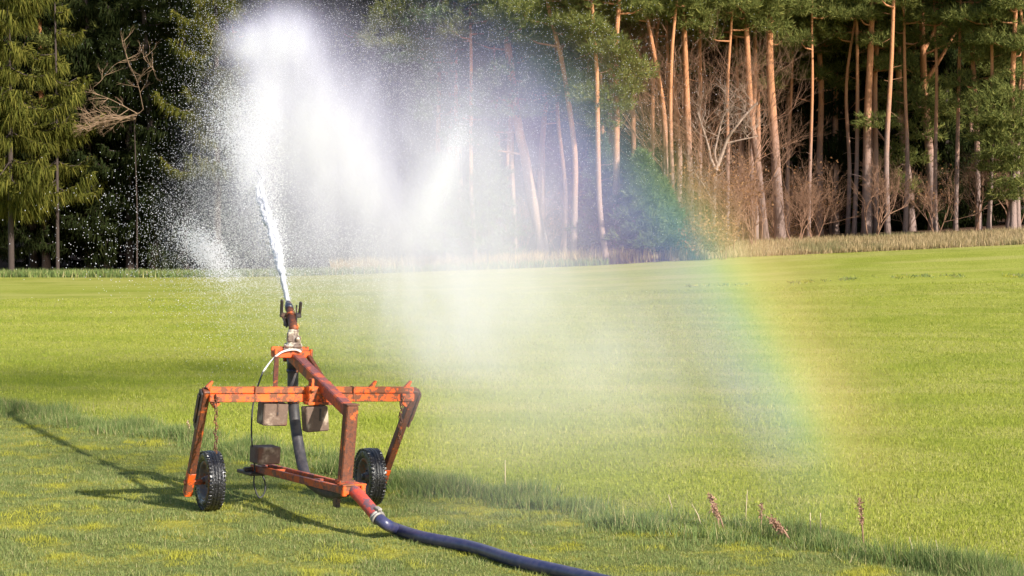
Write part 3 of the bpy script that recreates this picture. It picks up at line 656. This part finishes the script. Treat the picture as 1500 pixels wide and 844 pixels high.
# swing legs with stop plates
for sx, name in ((-1, 'leg'), (1, 'leg')):
    top = (-1.125, -.6, 1.335) if sx < 0 else (1.165, -.6, 1.335); bot = (-1.115, .02, .20) if sx < 0 else (1.04, .02, .20)
    mb = MB(); mb.beam(top, bot, .075, .095, (0, 1, .5), .008)
    L = mb.build('leg', M['leg'], cart)
    a = Vector(top); d = (Vector(bot)-a).normalized(); off = Vector((sx*.052, -.01, 0))
    m2 = MB(); m2.beam(a+off+d*.02, a+off+d*.47, .02, .10, (0, 1, .5), .003); m2.beam(a+off*1.4+d*.06, a+off*1.4+d*.40, .018, .05, (0, 1, .5), .003)
    m2.build('stop_plate', M['dark'] if sx < 0 else M['leg'], L)
    m3 = MB(); m3.beam(Vector(bot)-d*.26, Vector(bot)+d*.04, .082, .10, (0, 1, .5), .008); m3.tube([Vector(bot)-d*.12+Vector((sx*.06, 0, 0)), Vector(bot)-d*.12-Vector((sx*.18, 0, 0))], .028, 10)
    o = m3.build('axle_bracket', M['paint'], L)
    # wheel
    c = (sx*.895, -.03, .318)
    wt = MB(); wd = .172; R_ = .318
    prof = [(-wd*.40, .205), (-wd*.50, .235), (-wd*.5, .272), (-wd*.44, .300)]
    for g0 in (-.036, 0, .036): prof += [(g0-.022*.6-.002, R_-abs(g0)*.12), (g0-.0055, R_-abs(g0)*.12), (g0-.004, R_-.010), (g0+.004, R_-.010), (g0+.0055, R_-abs(g0)*.12)]
    prof += [(wd*.44, .300), (wd*.5, .272), (wd*.50, .235), (wd*.40, .205)]
    wt.lathe(prof, c, (1, 0, 0), 64)
    # shoulder lugs round the tread
    for k in range(44):
        a2 = 2*math.pi*k/44
        for s2 in (-1, 1):
            cc = Vector(c)+Vector((s2*.062, math.cos(a2)*.2985, math.sin(a2)*.2985)); t_ = Vector((0, -math.sin(a2), math.cos(a2))); rr_ = Vector((0, math.cos(a2), math.sin(a2)))
            wt.beam(cc-t_*.014+Vector((s2*.008, 0, 0)), cc+t_*.014+Vector((s2*.008, 0, 0)), .034, .026, rr_, .003)
    wheel = wt.build('wheel', M['tyre'], cart)
    rm = MB(); rm.lathe([(-wd*.40, .206), (-wd*.43, .19), (-wd*.36, .175), (-wd*.2, .165), (-.01, .15), (.0, .10), (-.02, .085), (-.022, .05), (-.06, .045), (-.06, 0.002)], c, (1, 0, 0), 40)
    rm.lathe([(wd*.40, .206), (wd*.43, .19), (wd*.36, .175), (wd*.2, .165), (.02, .15), (.012, .10), (.03, .085), (.032, .05), (.06, .045), (.06, .002)], c, (1, 0, 0), 40)
    rim = rm.build('rim', M['rim'], wheel)
    hb = MB(); hb.tube([(c[0]-.085, c[1], c[2]), (c[0]+.085, c[1], c[2])], .035, 12)
    for k in range(5):
        a2 = k*1.2566; hb.tube([(c[0]-.035, c[1]+math.cos(a2)*.068, c[2]+math.sin(a2)*.068), (c[0]+.045, c[1]+math.cos(a2)*.068, c[2]+math.sin(a2)*.068)], .011, 6)
    hb.build('hub', M['dark'], wheel)
    # safety chain
    cb = MB(); A = Vector((-1.045, -.675, 1.29)) if sx < 0 else Vector((.985, -.675, 1.29)); B = Vector((-1.005, -.60, .68)) if sx < 0 else Vector((1.01, -.58, .75))
    n = 21
    for k in range(n):
        t = (k+.5)/n; p = A.lerp(B, t)+Vector((.01*math.sin(k*1.3), 0, 0)); ax = (B-A).normalized(); sd = Vector((1, 0, 0)) if k % 2 else Vector((0, 1, 0)); sd = (sd-ax*sd.dot(ax)).normalized()
        ring = [p+ax*math.cos(q)*.021+sd*math.sin(q)*.0125 for q in np.linspace(0, 2*math.pi, 11)]
        cb.tube(ring, .0058, 5, cap=False)
    cb.build('chain', M['chain'], cart)
# main boom and post
mb = MB(); mb.beam((.055, .36, 1.650), (.118, -1.50, 1.185), .115, .125, (0, 0, 1), .012)
mb.box((.05, .34, 1.625), (.145, .05, .15), (-.25, 0, 0))
mb.build('boom', M['boom'], cart)
mb = MB(); mb.beam((.120, -1.485, 1.265), (.118, -1.385, .455), .125, .125, (0, 1, 0), .012); mb.box((.118, -1.40, .475), (.17, .16, .05)); mb.box((.12, -1.487, 1.268), (.135, .135, .012))
mb.build('post', M['leg'], cart)
# bracket where boom crosses bar
mb = MB(); mb.box((.02, -.70, 1.285), (.20, .12, .19)); mb.box((-.04, -.70, 1.40), (.03, .11, .12)); mb.box((.14, -.72, 1.36), (.02, .11, .14)); mb.box((.03, -.74, 1.205), (.28, .16, .03)); mb.tube([(-.05, -.77, 1.34), (-.05, -.79, 1.34)], .02, 8); mb.tube([(.05, -.765, 1.24), (.05, -.79, 1.24)], .018, 8)
mb.build('bracket', M['paint'], cart)
# gun mount
mb = MB(); mb.beam((-.185, .19, 1.645), (.235, .19, 1.645), .15, .075); mb.beam((-.185, .26, 1.675), (.24, .26, 1.675), .02, .09)
mb.box((-.175, .13, 1.655), (.03, .05, .10)); mb.box((.225, .13, 1.65), (.03, .05, .10))
mb.build('gun_mount', M['paint'], cart)
mb = MB(); mb.beam((-.165, .12, 1.62), (-.375, -.53, 1.33), .05, .05); mb.beam((-.165, .12, 1.625), (-.18, .10, 1.36), .045, .03); mb.build('strut', M['leg'], cart)
mb = MB(); mb.beam((.20, .12, 1.62), (.21, -.53, 1.34), .045, .05); mb.build('strut', M['leg'], cart)
# lower frame
ra, rb = Vector((.115, -1.60, .425)), Vector((-.235, .36, .395)); dr = (rb-ra).normalized(); sd = dr.cross(Vector((0, 0, 1))).normalized()
mb = MB()
for s_ in (-1, 1): mb.beam(ra+sd*.095*s_, rb+sd*.095*s_, .045, .075, (0, 0, 1), .005)
for t in (.02, .36, .78, .985): p = ra.lerp(rb, t); mb.beam(p-sd*.10, p+sd*.10, .05, .05)
mb.build('lower_frame', M['boom'], cart)
mb = MB(); mb.box(ra+Vector((0, .02, .012)), (.23, .16, .10), (0, 0, .18)); mb.box(ra+Vector((.0, -.03, .055)), (.27, .09, .018), (0, 0, .18)); mb.box(ra+Vector((-.1, -.06, 0)), (.05, .05, .11), (0, 0, .18)); mb.box(ra+Vector((.1, -.05, 0)), (.05, .05, .11), (0, 0, .18)); mb.build('coupling_box', M['paint'], cart)
mb = MB(); mb.box((-.285, .33, .345), (.30, .34, .035), (0, 0, .18)); mb.box((-.30, .30, .385), (.28, .05, .045), (0, 0, .18)); mb.build('skid_plate', M['dark'], cart)
# concrete weights
for c, sz, rot in (((-.385, -.50, 1.075), (.265, .22, .235), (.03, .03, .03)), ((.0, -.74, 1.045), (.235, .22, .26), (-.05, -.08, -.08)), ((-.262, .10, .565), (.26, .24, .185), (0, 0, .12))):
    m = MB(); m.box(c, sz, rot, .012); wgt = m.build('concrete_weight', M['concrete'], cart)
    m = MB(); m.box((c[0]+.02, c[1]-sz[1]/2-.004, c[2]+.05), (.018, .012, .13)); 
    if c[2] > .8: m.box((c[0]+.02, c[1]-.02, c[2]+sz[2]/2+.012), (.03, .16, .03)); m.build('hanger', M['dark'], wgt)
# hoses and pipes of the cart
mb = MB(); mb.tube([(.06, .25, 1.62), (.068, .25, 1.46)], .066, 16); mb.tube([(.066, .25, 1.475), (.068, .25, 1.44)], .072, 16); mb.build('riser_pipe', M['nozzle'], cart)
mb = MB(); mb.box((.06, -1.33, .275), (.05, .10, .13)); mb.build('stand_foot', M['dark'], cart)
mb = MB(); mb.tube([(.075, .25, 1.22), (.083, .24, 1.10)], .067, 16); mb.build('hose_sleeve', M['nozzle'], cart)
mb = MB(); mb.tube(spline([(.068, .25, 1.46), (.075, .25, 1.2), (.09, .22, .98), (.105, .12, .72), (.10, -.06, .50), (.05, -.40, .375), (.045, -.85, .325), (.06, -1.25, .34), (.10, -1.50, .40)], 7), .06, 16); mb.build('riser_hose', M['riser'], cart)
tp = spline([(.10, -1.42, .425), (.115, -1.60, .43), (.15, -1.74, .38), (.20, -1.92, .285), (.235, -2.04, .215)], 7)
mb = MB(); mb.tube(tp, .064, 16); mb.build('tow_pipe', M['redpipe'], cart)
e = np.array(tp[-1]); de = e-np.array(tp[-2]); de /= np.linalg.norm(de)
mb = MB(); mb.lathe([(-.03, .064), (-.028, .072), (-.012, .073), (-.010, .068), (.004, .068), (.006, .076), (.022, .075), (.024, .058)], tuple(e), tuple(de), 20)
mb.box(tuple(e+np.array([.0, -.01, .085])), (.05, .07, .03), (.3, 0, .3)); mb.build('hose_clamp', M['clamp'], cart)
mb = MB(); mb.tube(spline([(.10, .1, 1.675), (.016, .08, 1.70), (-.12, .08, 1.672), (-.23, .09, 1.58), (-.32, .1, 1.455)], 6), .011, 7); mb.build('white_cable', M['white_cable'], cart)
mb = MB(); mb.tube(spline([(-.32, .1, 1.455), (-.385, .1, 1.25), (-.42, .1, 1.05), (-.415, .12, .8), (-.385, .15, .60), (-.34, .2, .40), (-.345, .2, .25), (-.31, .2, .13), (-.27, .2, .085), (-.225, .2, .13), (-.215, .2, .22), (-.25, .2, .32), (-.30, .25, .37)], 6), .0095, 7); mb.build('cable', M['cable'], cart)
# sprinkler gun
gunb = (.052, .235, 0)
m = MB(); m.lathe([(1.672, .002), (1.672, .105), (1.70, .108), (1.702, .088), (1.716, .088), (1.718, .102), (1.742, .102), (1.744, .074), (1.775, .070), (1.80, .076), (1.83, .062), (1.87, .055), (1.89, .062), (1.91, .05), (1.93, .002)], gunb, (0, 0, 1), 28)
for k in range(8):
    a2 = k*.785; m.tube([(gunb[0]+math.cos(a2)*.09, gunb[1]+math.sin(a2)*.09, 1.66), (gunb[0]+math.cos(a2)*.09, gunb[1]+math.sin(a2)*.09, 1.755)], .011, 6)
m.box((gunb[0]-.055, gunb[1]-.04, 1.83), (.05, .06, .10)); m.box((gunb[0]+.05, gunb[1]-.03, 1.80), (.045, .05, .08)); m.tube([(gunb[0]+.02, gunb[1]-.10, 1.81), (gunb[0]+.02, gunb[1]-.05, 1.81)], .022, 10)
gun = m.build('sprinkler_gun', M['gun'], cart)
JD = np.array([-.235, 1.0, .47]); JD /= np.linalg.norm(JD)
jl = RC.T @ JD
g0 = np.array([gunb[0], gunb[1], 1.92]); 
def gp_(t, up=0, side=0):
    u_ = np.array([0, 0, 1.])-jl*jl[2]; u_ /= np.linalg.norm(u_); s_ = np.cross(jl, u_); return tuple(g0+jl*t+u_*up+s_*side)
m = MB(); m.tube([(gunb[0], gunb[1], 1.88), tuple(g0), gp_(.08), gp_(.30)], [.05, .055, .05, .045], 14); m.tube([gp_(.28), gp_(.32)], .056, 14); m.tube([gp_(.32), gp_(.46)], [.044, .036], 14); m.build('barrel', M['leg'], gun)
m = MB(); m.tube([gp_(.45), gp_(.50), gp_(.60)], [.048, .046, .030], 14); nz = m.build('nozzle', M['nozzle'], gun)
m = MB()
for sgn, l in ((1, .14), (-1, .16)):
    m.beam(gp_(.30, 0, 0), gp_(.34, .0, .10*sgn), .03, .03); m.beam(gp_(.34, -.01, .10*sgn), gp_(.36, l, .105*sgn), .028, .04, (0, 1, 0)); m.box(gp_(.33, -.015, .085*sgn), (.06, .06, .05))
m.box(gp_(.26, -.06, -.05), (.05, .06, .10)); m.beam(gp_(.10, .03, .04), gp_(.42, .06, .07), .016, .02); m.beam(gp_(.1, -.04, -.06), gp_(.32, -.02, -.09), .02, .02)
m.build('drive_arm', M['dark'], gun)
m = MB(); m.box(gp_(.06, .0, .045), (.03, .07, .05)); m.build('brass_fitting', mat_rusty('brass', (.62, .36, .09), (.5, .28, .08), (.3, .16, .06), .4), gun)
# supply hose on the ground (own thing)
pts_ = [W(tp[-1]+de*.02)]+[W((.30, -2.13, .155))]
hp = []
for u, v in ((583, 776), (615, 786), (660, 795), (700, 804), (757, 822), (818, 836), (878, 850), (985, 877), (1110, 910)):
    d = ray(u, v); y = 10.
    while True:
        p = CAM+d*(y/d[1])
        if p[2] <= ter(p[0], p[1])+.066: break
        y += .02
    hp.append(p)
mb = MB(); mb.tube(spline(pts_+hp, 8), .058, 16)
o = mb.build('supply_hose', M['hose'], None); tag(o, 'dark blue supply hose lying on the mown grass', 'hose')

# ------------------------------------------------------------------ dead plants in the edge strip
def stalk(u, v, h, lean, label, mat='straw', seed=0, r=.006, name='dry_stalk', cat='dry stalk'):
    b = gp(u, v); root = empty(name, tuple(b)); tag(root, label, cat); m = MB()
    m.tube([(0, 0, -.02), (lean*.4, 0, h*.5), (lean, .02, h)], [r, r*.9, r*.5], 5)
    m.build('stem', M[mat], root)
    if seed:
        C = [(lean*(.45+.55*t), 0, h*(.45+.55*t)) for t in np.linspace(0, 1, 40)]
        foliage('seed_head', [leafset(C, int(seed*.75), .011+.035*abs(lean), .024)], M['dock'], root)
    return root
stalk(1055, 776, .36, -.10, 'leaning reddish dock stalk left of the broad dead clump', 'dock', 240, .009, 'dock_plant', 'dock plant')
stalk(1062, 778, .27, -.12, 'shorter reddish dock stalk touching the leaning one', 'dock', 160, .008, 'dock_plant', 'dock plant')
stalk(1162, 796, .24, -.22, 'broad reddish brown dead clump bent flat to the left', 'dock', 420, .012, 'dock_plant', 'dock plant')
stalk(1265, 800, .46, -.04, 'tallest upright reddish dock stalk near the corn edge', 'dock', 200, .008, 'dock_plant', 'dock plant')
stalk(1115, 778, .28, .0, 'branching dark red dock stalk between two dead clumps', 'dock', 130, .007, 'dock_plant', 'dock plant')
stalk(740, 725, .40, .0, 'tall pale straw stalk alone near the thin mist', 'straw', 0, .008)
stalk(986, 755, .22, -.05, 'short straw stalk leaning left before the dock plants', 'straw', 0, .007)
stalk(1028, 770, .22, -.10, 'straw stalk leaning left touching the first dock plant', 'straw', 0, .007)
stalk(1187, 790, .26, -.0, 'left one of a pair of upright straw stalks', 'straw', 0, .008)
stalk(1202, 792, .27, .0, 'right one of a pair of upright straw stalks', 'straw', 0, .008)
stalk(1340, 822, .22, -.05, 'straw stalk leaning at the end of the tall strip', 'straw', 0, .007)
stalk(1376, 830, .24, -.03, 'last straw stalk where the tall strip thins out', 'straw', 0, .007)
stalk(1092, 765, .33, .02, 'fine upright straw stalk behind the dock plants', 'straw', 0, .006)
stalk(280, 645, .28, -.05, 'pale bent straw stalk left of the cart leg', 'straw', 60, .009)

# ------------------------------------------------------------------ water jet, droplets, mist, rainbow
tipw = W(gp_(.60))
jp = []; s_ = np.linspace(0, 7.5, 46)
for s in s_: jp.append(tipw+JD*s+np.array([0, 0, -.012*s*s])+rng.normal(0, .006*s, 3)*(s > .5))
jr = [.028+.022*s+(.02*s*random.uniform(-.3, .6) if s > 1 else 0) for s in s_]
jr = [r*(1-sstep(3.3, 4.2, s)) if s > 3.3 else r for r, s in zip(jr, s_)]
mb = MB(); k = int(np.argmax(s_ > 4.2))
for st_ in range(9):
    a0 = st_*.698; tw = random.uniform(.3, .9); kk = random.randint(int(k*.55), k) if st_ else k
    sp_ = [np.array(jp[i])+(np.array([math.cos(a0+tw*s_[i]), 0, math.sin(a0+tw*s_[i])])*(.007+.009*s_[i])*(.25 if st_ == 0 else 1))+rng.normal(0, .004+.004*s_[i], 3) for i in range(kk)]
    mb.tube([tuple(p) for p in sp_], [(.016+.010*s_[i])*random.uniform(.75, 1.2)*min(1, (kk-i)/9+.06) for i in range(kk)], 7, jit=.15)
o = mb.build('water_jet', M['water'], None); tag(o, 'white foaming water jet rising from the sprinkler nozzle', 'water jet')

# lobes of the spray: centre (u,v,depth), radii (px,px,m), roll in the picture's plane, strength
LOBES = [
    ((360, 62), 26.0, (22, 26), .7, 8, 1.2), ((384, 165), 26.0, (24, 95), .7, 5, .95),
    ((418, 56), 27.0, (36, 34), .9, 0, 1.05), ((462, 165), 27.5, (72, 100), 1.2, -14, .60),
    ((430, 230), 26.5, (80, 115), 1.0, 0, .36), ((545, 275), 29.0, (55, 105), 1.2, -14, .36),
    ((590, 360), 31.0, (80, 110), 1.5, 0, .20), ((644, 262), 31.0, (24, 72), .8, 24, .40),
    ((570, 290), 30.0, (200, 180), 2.2, 0, .13), ((440, 330), 27.0, (120, 100), 1.6, 0, .09),
    ((650, 470), 32.0, (100, 85), 2.0, 0, .10), ((364, 235), 23.5, (20, 50), .5, 6, .5),
    ((740, 260), 32.0, (170, 150), 2.5, 0, .055),
]
def mist_material():
    t = NT('spray_mist'); P = t.coord(); tot = None
    for (u, v), y, (ru, rv), rd, rot, amp in LOBES:
        c = at(u, v, y); k = y/F
        mp = t.n('ShaderNodeMapping', vector_type='TEXTURE', I={'Vector': P, 'Location': tuple(c), 'Rotation': (0, rad(rot), 0), 'Scale': (ru*k, rd, rv*k)})
        d2 = t.n('ShaderNodeVectorMath', operation='DOT_PRODUCT', I={0: mp.outputs[0], 1: mp.outputs[0]}).outputs['Value']
        e = t.math('MULTIPLY', t.math('EXPONENT', t.math('MULTIPLY', d2, -1.0)), amp)
        tot = e if tot is None else t.math('ADD', tot, e)
    n = t.noise(1.0, 5, .62, t.n('ShaderNodeMapping', I={'Vector': P, 'Scale': (1.5, .9, .75), 'Rotation': (0, rad(-12), 0)}).outputs[0])
    dens = t.math('MULTIPLY', tot, t.sm(n, .30, .68, .4, 1.6))
    dens = t.math('SUBTRACT', dens, .006); dens = t.math('MAXIMUM', dens, 0.0)
    vol = t.n('ShaderNodeVolumeScatter', I={'Color': (.77, .735, 1.0, 1), 'Density': t.math('MULTIPLY', dens, 1.1), 'Anisotropy': -.04})
    t.t.links.new(vol.outputs[0], t.out.inputs['Volume']); return t.m
def ico(sub=2):
    bm = bmesh.new(); bmesh.ops.create_icosphere(bm, subdivisions=sub, radius=1); V = np.array([v.co[:] for v in bm.verts]); Fc = [tuple(v.index for v in f.verts) for f in bm.faces]; bm.free(); return V, Fc
IV, IF = ico(3)
mb = MB()
for (u, v), y, (ru, rv), rd, rot, amp in LOBES:
    k = y/F; c = at(u, v, y); q = 2.05 if amp > .3 else 1.75
    Rm = np.array(Matrix.Rotation(rad(rot), 3, 'Y')); VV = (IV*np.array([ru*k, rd, rv*k])*q) @ Rm.T+c
    VV[:, 2] = np.maximum(VV[:, 2], ter(VV[:, 0], VV[:, 1])+.06)
    mb.add(VV, IF)
mist = mb.build('spray_mist', mist_material(), None); tag(mist, 'dense white cloud of spray drifting right of the jet', None, None, 'stuff')
md = mist.modifiers.new('Remesh', 'REMESH'); md.mode = 'VOXEL'; md.voxel_size = .22
mist.data.materials[0].volume_intersection_method = 'FAST' if hasattr(mist.data.materials[0], 'volume_intersection_method') else None

# droplets
D = []
def drops(n, u, v, y, su, sv, sy, rot=0., smin=.0016, smax=.0046, lim=None):
    a = rng.normal(0, 1, (n, 3)); c, s = math.cos(rad(rot)), math.sin(rad(rot))
    uu = u+(a[:, 0]*su*c-a[:, 1]*sv*s); vv = v+(a[:, 0]*su*s+a[:, 1]*sv*c); yy = y+a[:, 2]*sy
    Z = np.stack([(uu-750)/F, np.ones(n), np.zeros(n)], 1)
    d = FW[None]+np.array([1., 0, 0])[None]*((uu-750)/F)[:, None]-UP[None]*((vv-422)/F)[:, None]
    p = CAM+d*(yy/d[:, 1])[:, None]
    k = p[:, 2] > ter(p[:, 0], p[:, 1])+.02
    D.append((p[k], rng.uniform(smin, smax, n)[k]))
drops(19000, 336, 200, 26, 36, 130, 1.5)
drops(11000, 304, 330, 26, 48, 60, 1.5, smin=.002, smax=.005)
drops(3200, 296, 362, 25, 24, 12, .6, 42, .004, .009)
drops(2600, 318, 385, 25, 26, 14, .6, 40, .003, .007)
drops(900, 205, 345, 25, 70, 50, 2, 0, .0025, .0075)
drops(16000, 400, 320, 25, 60, 80, 1.5)
drops(15000, 500, 90, 28, 120, 70, 1.5)
drops(9000, 640, 190, 30, 70, 80, 1.5)
drops(6000, 800, 150, 28, 110, 100, 2, 0, .002, .005)
drops(3500, 655, 245, 30, 9, 42, .5, 22, .002, .006)
drops(16000, 460, 370, 27, 80, 40, 1.5, 0, .002, .005)
# ragged droplets shed by the jet
for i, s in enumerate(s_):
    n = int(40+90*s); D.append((jp[i]+rng.normal(0, .02+.035*s, (n, 3)), rng.uniform(.003, .008, n)))
Pd = np.concatenate([d[0] for d in D]); Sd = np.concatenate([d[1] for d in D]); n = len(Pd)
TV = np.array([(1, 1, 1), (1, -1, -1), (-1, 1, -1), (-1, -1, 1)], float)*.75
V = (Pd[:, None, :]+TV[None]*Sd[:, None, None]).reshape(-1, 3)
TF = np.array([0, 1, 2, 0, 3, 1, 0, 2, 3, 1, 3, 2]); Fc = (np.arange(n)[:, None]*4+TF[None]).ravel()
o = link('droplet_mist', np_mesh('droplet_mist', V, Fc, 3, M['drop'])); tag(o, 'fine scattered water droplets around the spray', None, None, 'stuff')

# rainbow: a curtain of fine mist with the bow's light painted into its colour, by distance from the bow's centre
RY = 18.0; kx = RY/F
_a, _b = at(880, 200, RY), at(1170, 700, RY); RR = 2340*kx; _m = (_a+_b)/2; _d = _b-_a; _L = math.hypot(_d[0], _d[2]); _h = math.sqrt(RR*RR-_L*_L/4); RC_ = _m+np.array([_d[2]/_L, 0, -_d[0]/_L])*_h
def rainbow_material():
    t = NT('rainbow_mist'); P = t.coord(); xyz = t.n('ShaderNodeSeparateXYZ', I={0: P}); X, Z = xyz.outputs[0], xyz.outputs[2]
    dx = t.math('SUBTRACT', X, float(RC_[0])); dz = t.math('SUBTRACT', Z, float(RC_[2]))
    r = t.math('SQRT', t.math('ADD', t.math('MULTIPLY', dx, dx), t.math('MULTIPLY', dz, dz)))
    q = t.math('DIVIDE', t.math('SUBTRACT', r, float(RR)), 88*kx)      # 0 = blue
    f = t.math('ADD', t.math('MULTIPLY', q, .2), .5, clamp=True)        # -2.5..2.5 -> 0..1
    px = lambda w: .5+w*.2
    col = t.ramp(f, [(0, (.93, .92, 1.0)), (px(-1.7), (.84, .82, 1.0)), (px(-.8), (.60, .55, 1.0)), (px(-.25), (.46, .55, 1.0)), (px(.22), (.52, .86, .88)), (px(.45), (.70, 1.0, .62)), (px(.70), (1.0, .92, .40)), (px(1.0), (1.0, .66, .30)), (px(1.4), (1.0, .50, .30))])
    den = t.ramp(f, [(0, 1.25), (px(-2.0), 1.0), (px(-1.3), .70), (px(-.8), .50), (px(-.1), .54), (px(.45), .56), (px(.75), .62), (px(1.1), .48), (px(1.6), .18), (px(2.4), 0.0)], 'EASE')
    # fades to the top, to the ground end and to the left
    zt = t.math('MULTIPLY', t.sm(Z, 3.7, 5.5, 1, .1), t.math('SUBTRACT', 1.0, t.math('MULTIPLY', t.sm(q, -.5, .4, 0, .8), t.sm(Z, 2.5, 4.1, 0, 1)))); zb = t.sm(Z, .2, 1.5, .15, 1); xl = t.sm(X, -1.35, -.3, 0, 1)
    inside = t.sm(q, -.9, -.3); low = t.mix(inside, t.sm(Z, .3, 2.2, .08, 1), zb)
    n = t.noise(.9, 4, .6); d = t.math('MULTIPLY', den, t.sm(n, .3, .7, .75, 1.25))
    for m in (zt, low, xl): d = t.math('MULTIPLY', d, m)
    vol = t.n('ShaderNodeVolumeScatter', I={'Color': col, 'Density': t.math('MULTIPLY', d, .34), 'Anisotropy': -.1})
    t.t.links.new(vol.outputs[0], t.out.inputs['Volume']); return t.m
outline = []
def rp(px_off, v): # point on the bow's outer side at picture height v
    z = at(750, v, RY)[2]; dz = z-RC_[2]; R_ = RR+px_off*kx; return (RC_[0]+math.sqrt(max(R_*R_-dz*dz, 0)), z)
outer = [rp(195, v) for v in np.linspace(775, -20, 26)]
outline = [(at(590, 775, RY)[0], outer[0][1])]+outer+[(at(590, -20, RY)[0], outer[-1][1])]
nO = len(outline); y0, y1 = RY-.75, RY+.75
Vv = [(x, y0, max(z, .03)) for x, z in outline]+[(x, y1, max(z, .03)) for x, z in outline]
mb = MB(); mb.add(Vv, [tuple(range(nO)), tuple(range(2*nO-1, nO-1, -1))]+[(i, (i+1) % nO, nO+(i+1) % nO, nO+i) for i in range(nO)])
rb_ = mb.build('rainbow', rainbow_material(), None); tag(rb_, 'faint rainbow arcing through fine mist down onto the field', 'rainbow')

# ------------------------------------------------------------------ light, sky, camera
EL = rad(29); AZ = rad(46); to_sun = Vector((math.sin(AZ)*math.cos(EL), -math.cos(AZ)*math.cos(EL), math.sin(EL)))
sl = bpy.data.lights.new('sun', 'SUN'); sl.energy = 4.6; sl.angle = rad(.53); sl.color = (1.0, .94, .85)
so = bpy.data.objects.new('sun', sl); COL.objects.link(so); so.rotation_euler = to_sun.to_track_quat('Z', 'Y').to_euler(); so.location = (20, -30, 30)
w = bpy.data.worlds.new('World'); S.world = w; w.use_nodes = True; nt = w.node_tree
sky = nt.nodes.new('ShaderNodeTexSky'); sky.sky_type = 'NISHITA'; sky.sun_disc = False; sky.sun_elevation = EL; sky.sun_rotation = rad(134)
bg = nt.nodes['Background']; nt.links.new(sky.outputs[0], bg.inputs[0]); bg.inputs[1].default_value = .10
cd = bpy.data.cameras.new('camera'); cd.sensor_width = 36; cd.lens = 36*F/1500; cd.clip_end = 2000; cd.clip_start = .1
co = bpy.data.objects.new('camera', cd); COL.objects.link(co); co.location = (0, 0, CAMH); co.rotation_euler = (math.pi/2-PITCH, 0, 0)
S.camera = co
S.view_settings.view_transform = 'Standard'; S.view_settings.look = 'None'; S.view_settings.exposure = 1.0; S.view_settings.gamma = 1; S.view_settings.use_curve_mapping = False
S.render.engine = 'CYCLES'; cy = S.cycles
cy.use_denoising = True
try: cy.denoiser = 'OPENIMAGEDENOISE'; cy.denoising_input_passes = 'RGB_ALBEDO_NORMAL'
except Exception: pass
cy.max_bounces = 6; cy.diffuse_bounces = 2; cy.transmission_bounces = 3; cy.transparent_max_bounces = 8; cy.volume_bounces = 1
cy.volume_step_rate = 1.5; cy.volume_max_steps = 96; cy.use_adaptive_sampling = True; cy.adaptive_threshold = .015
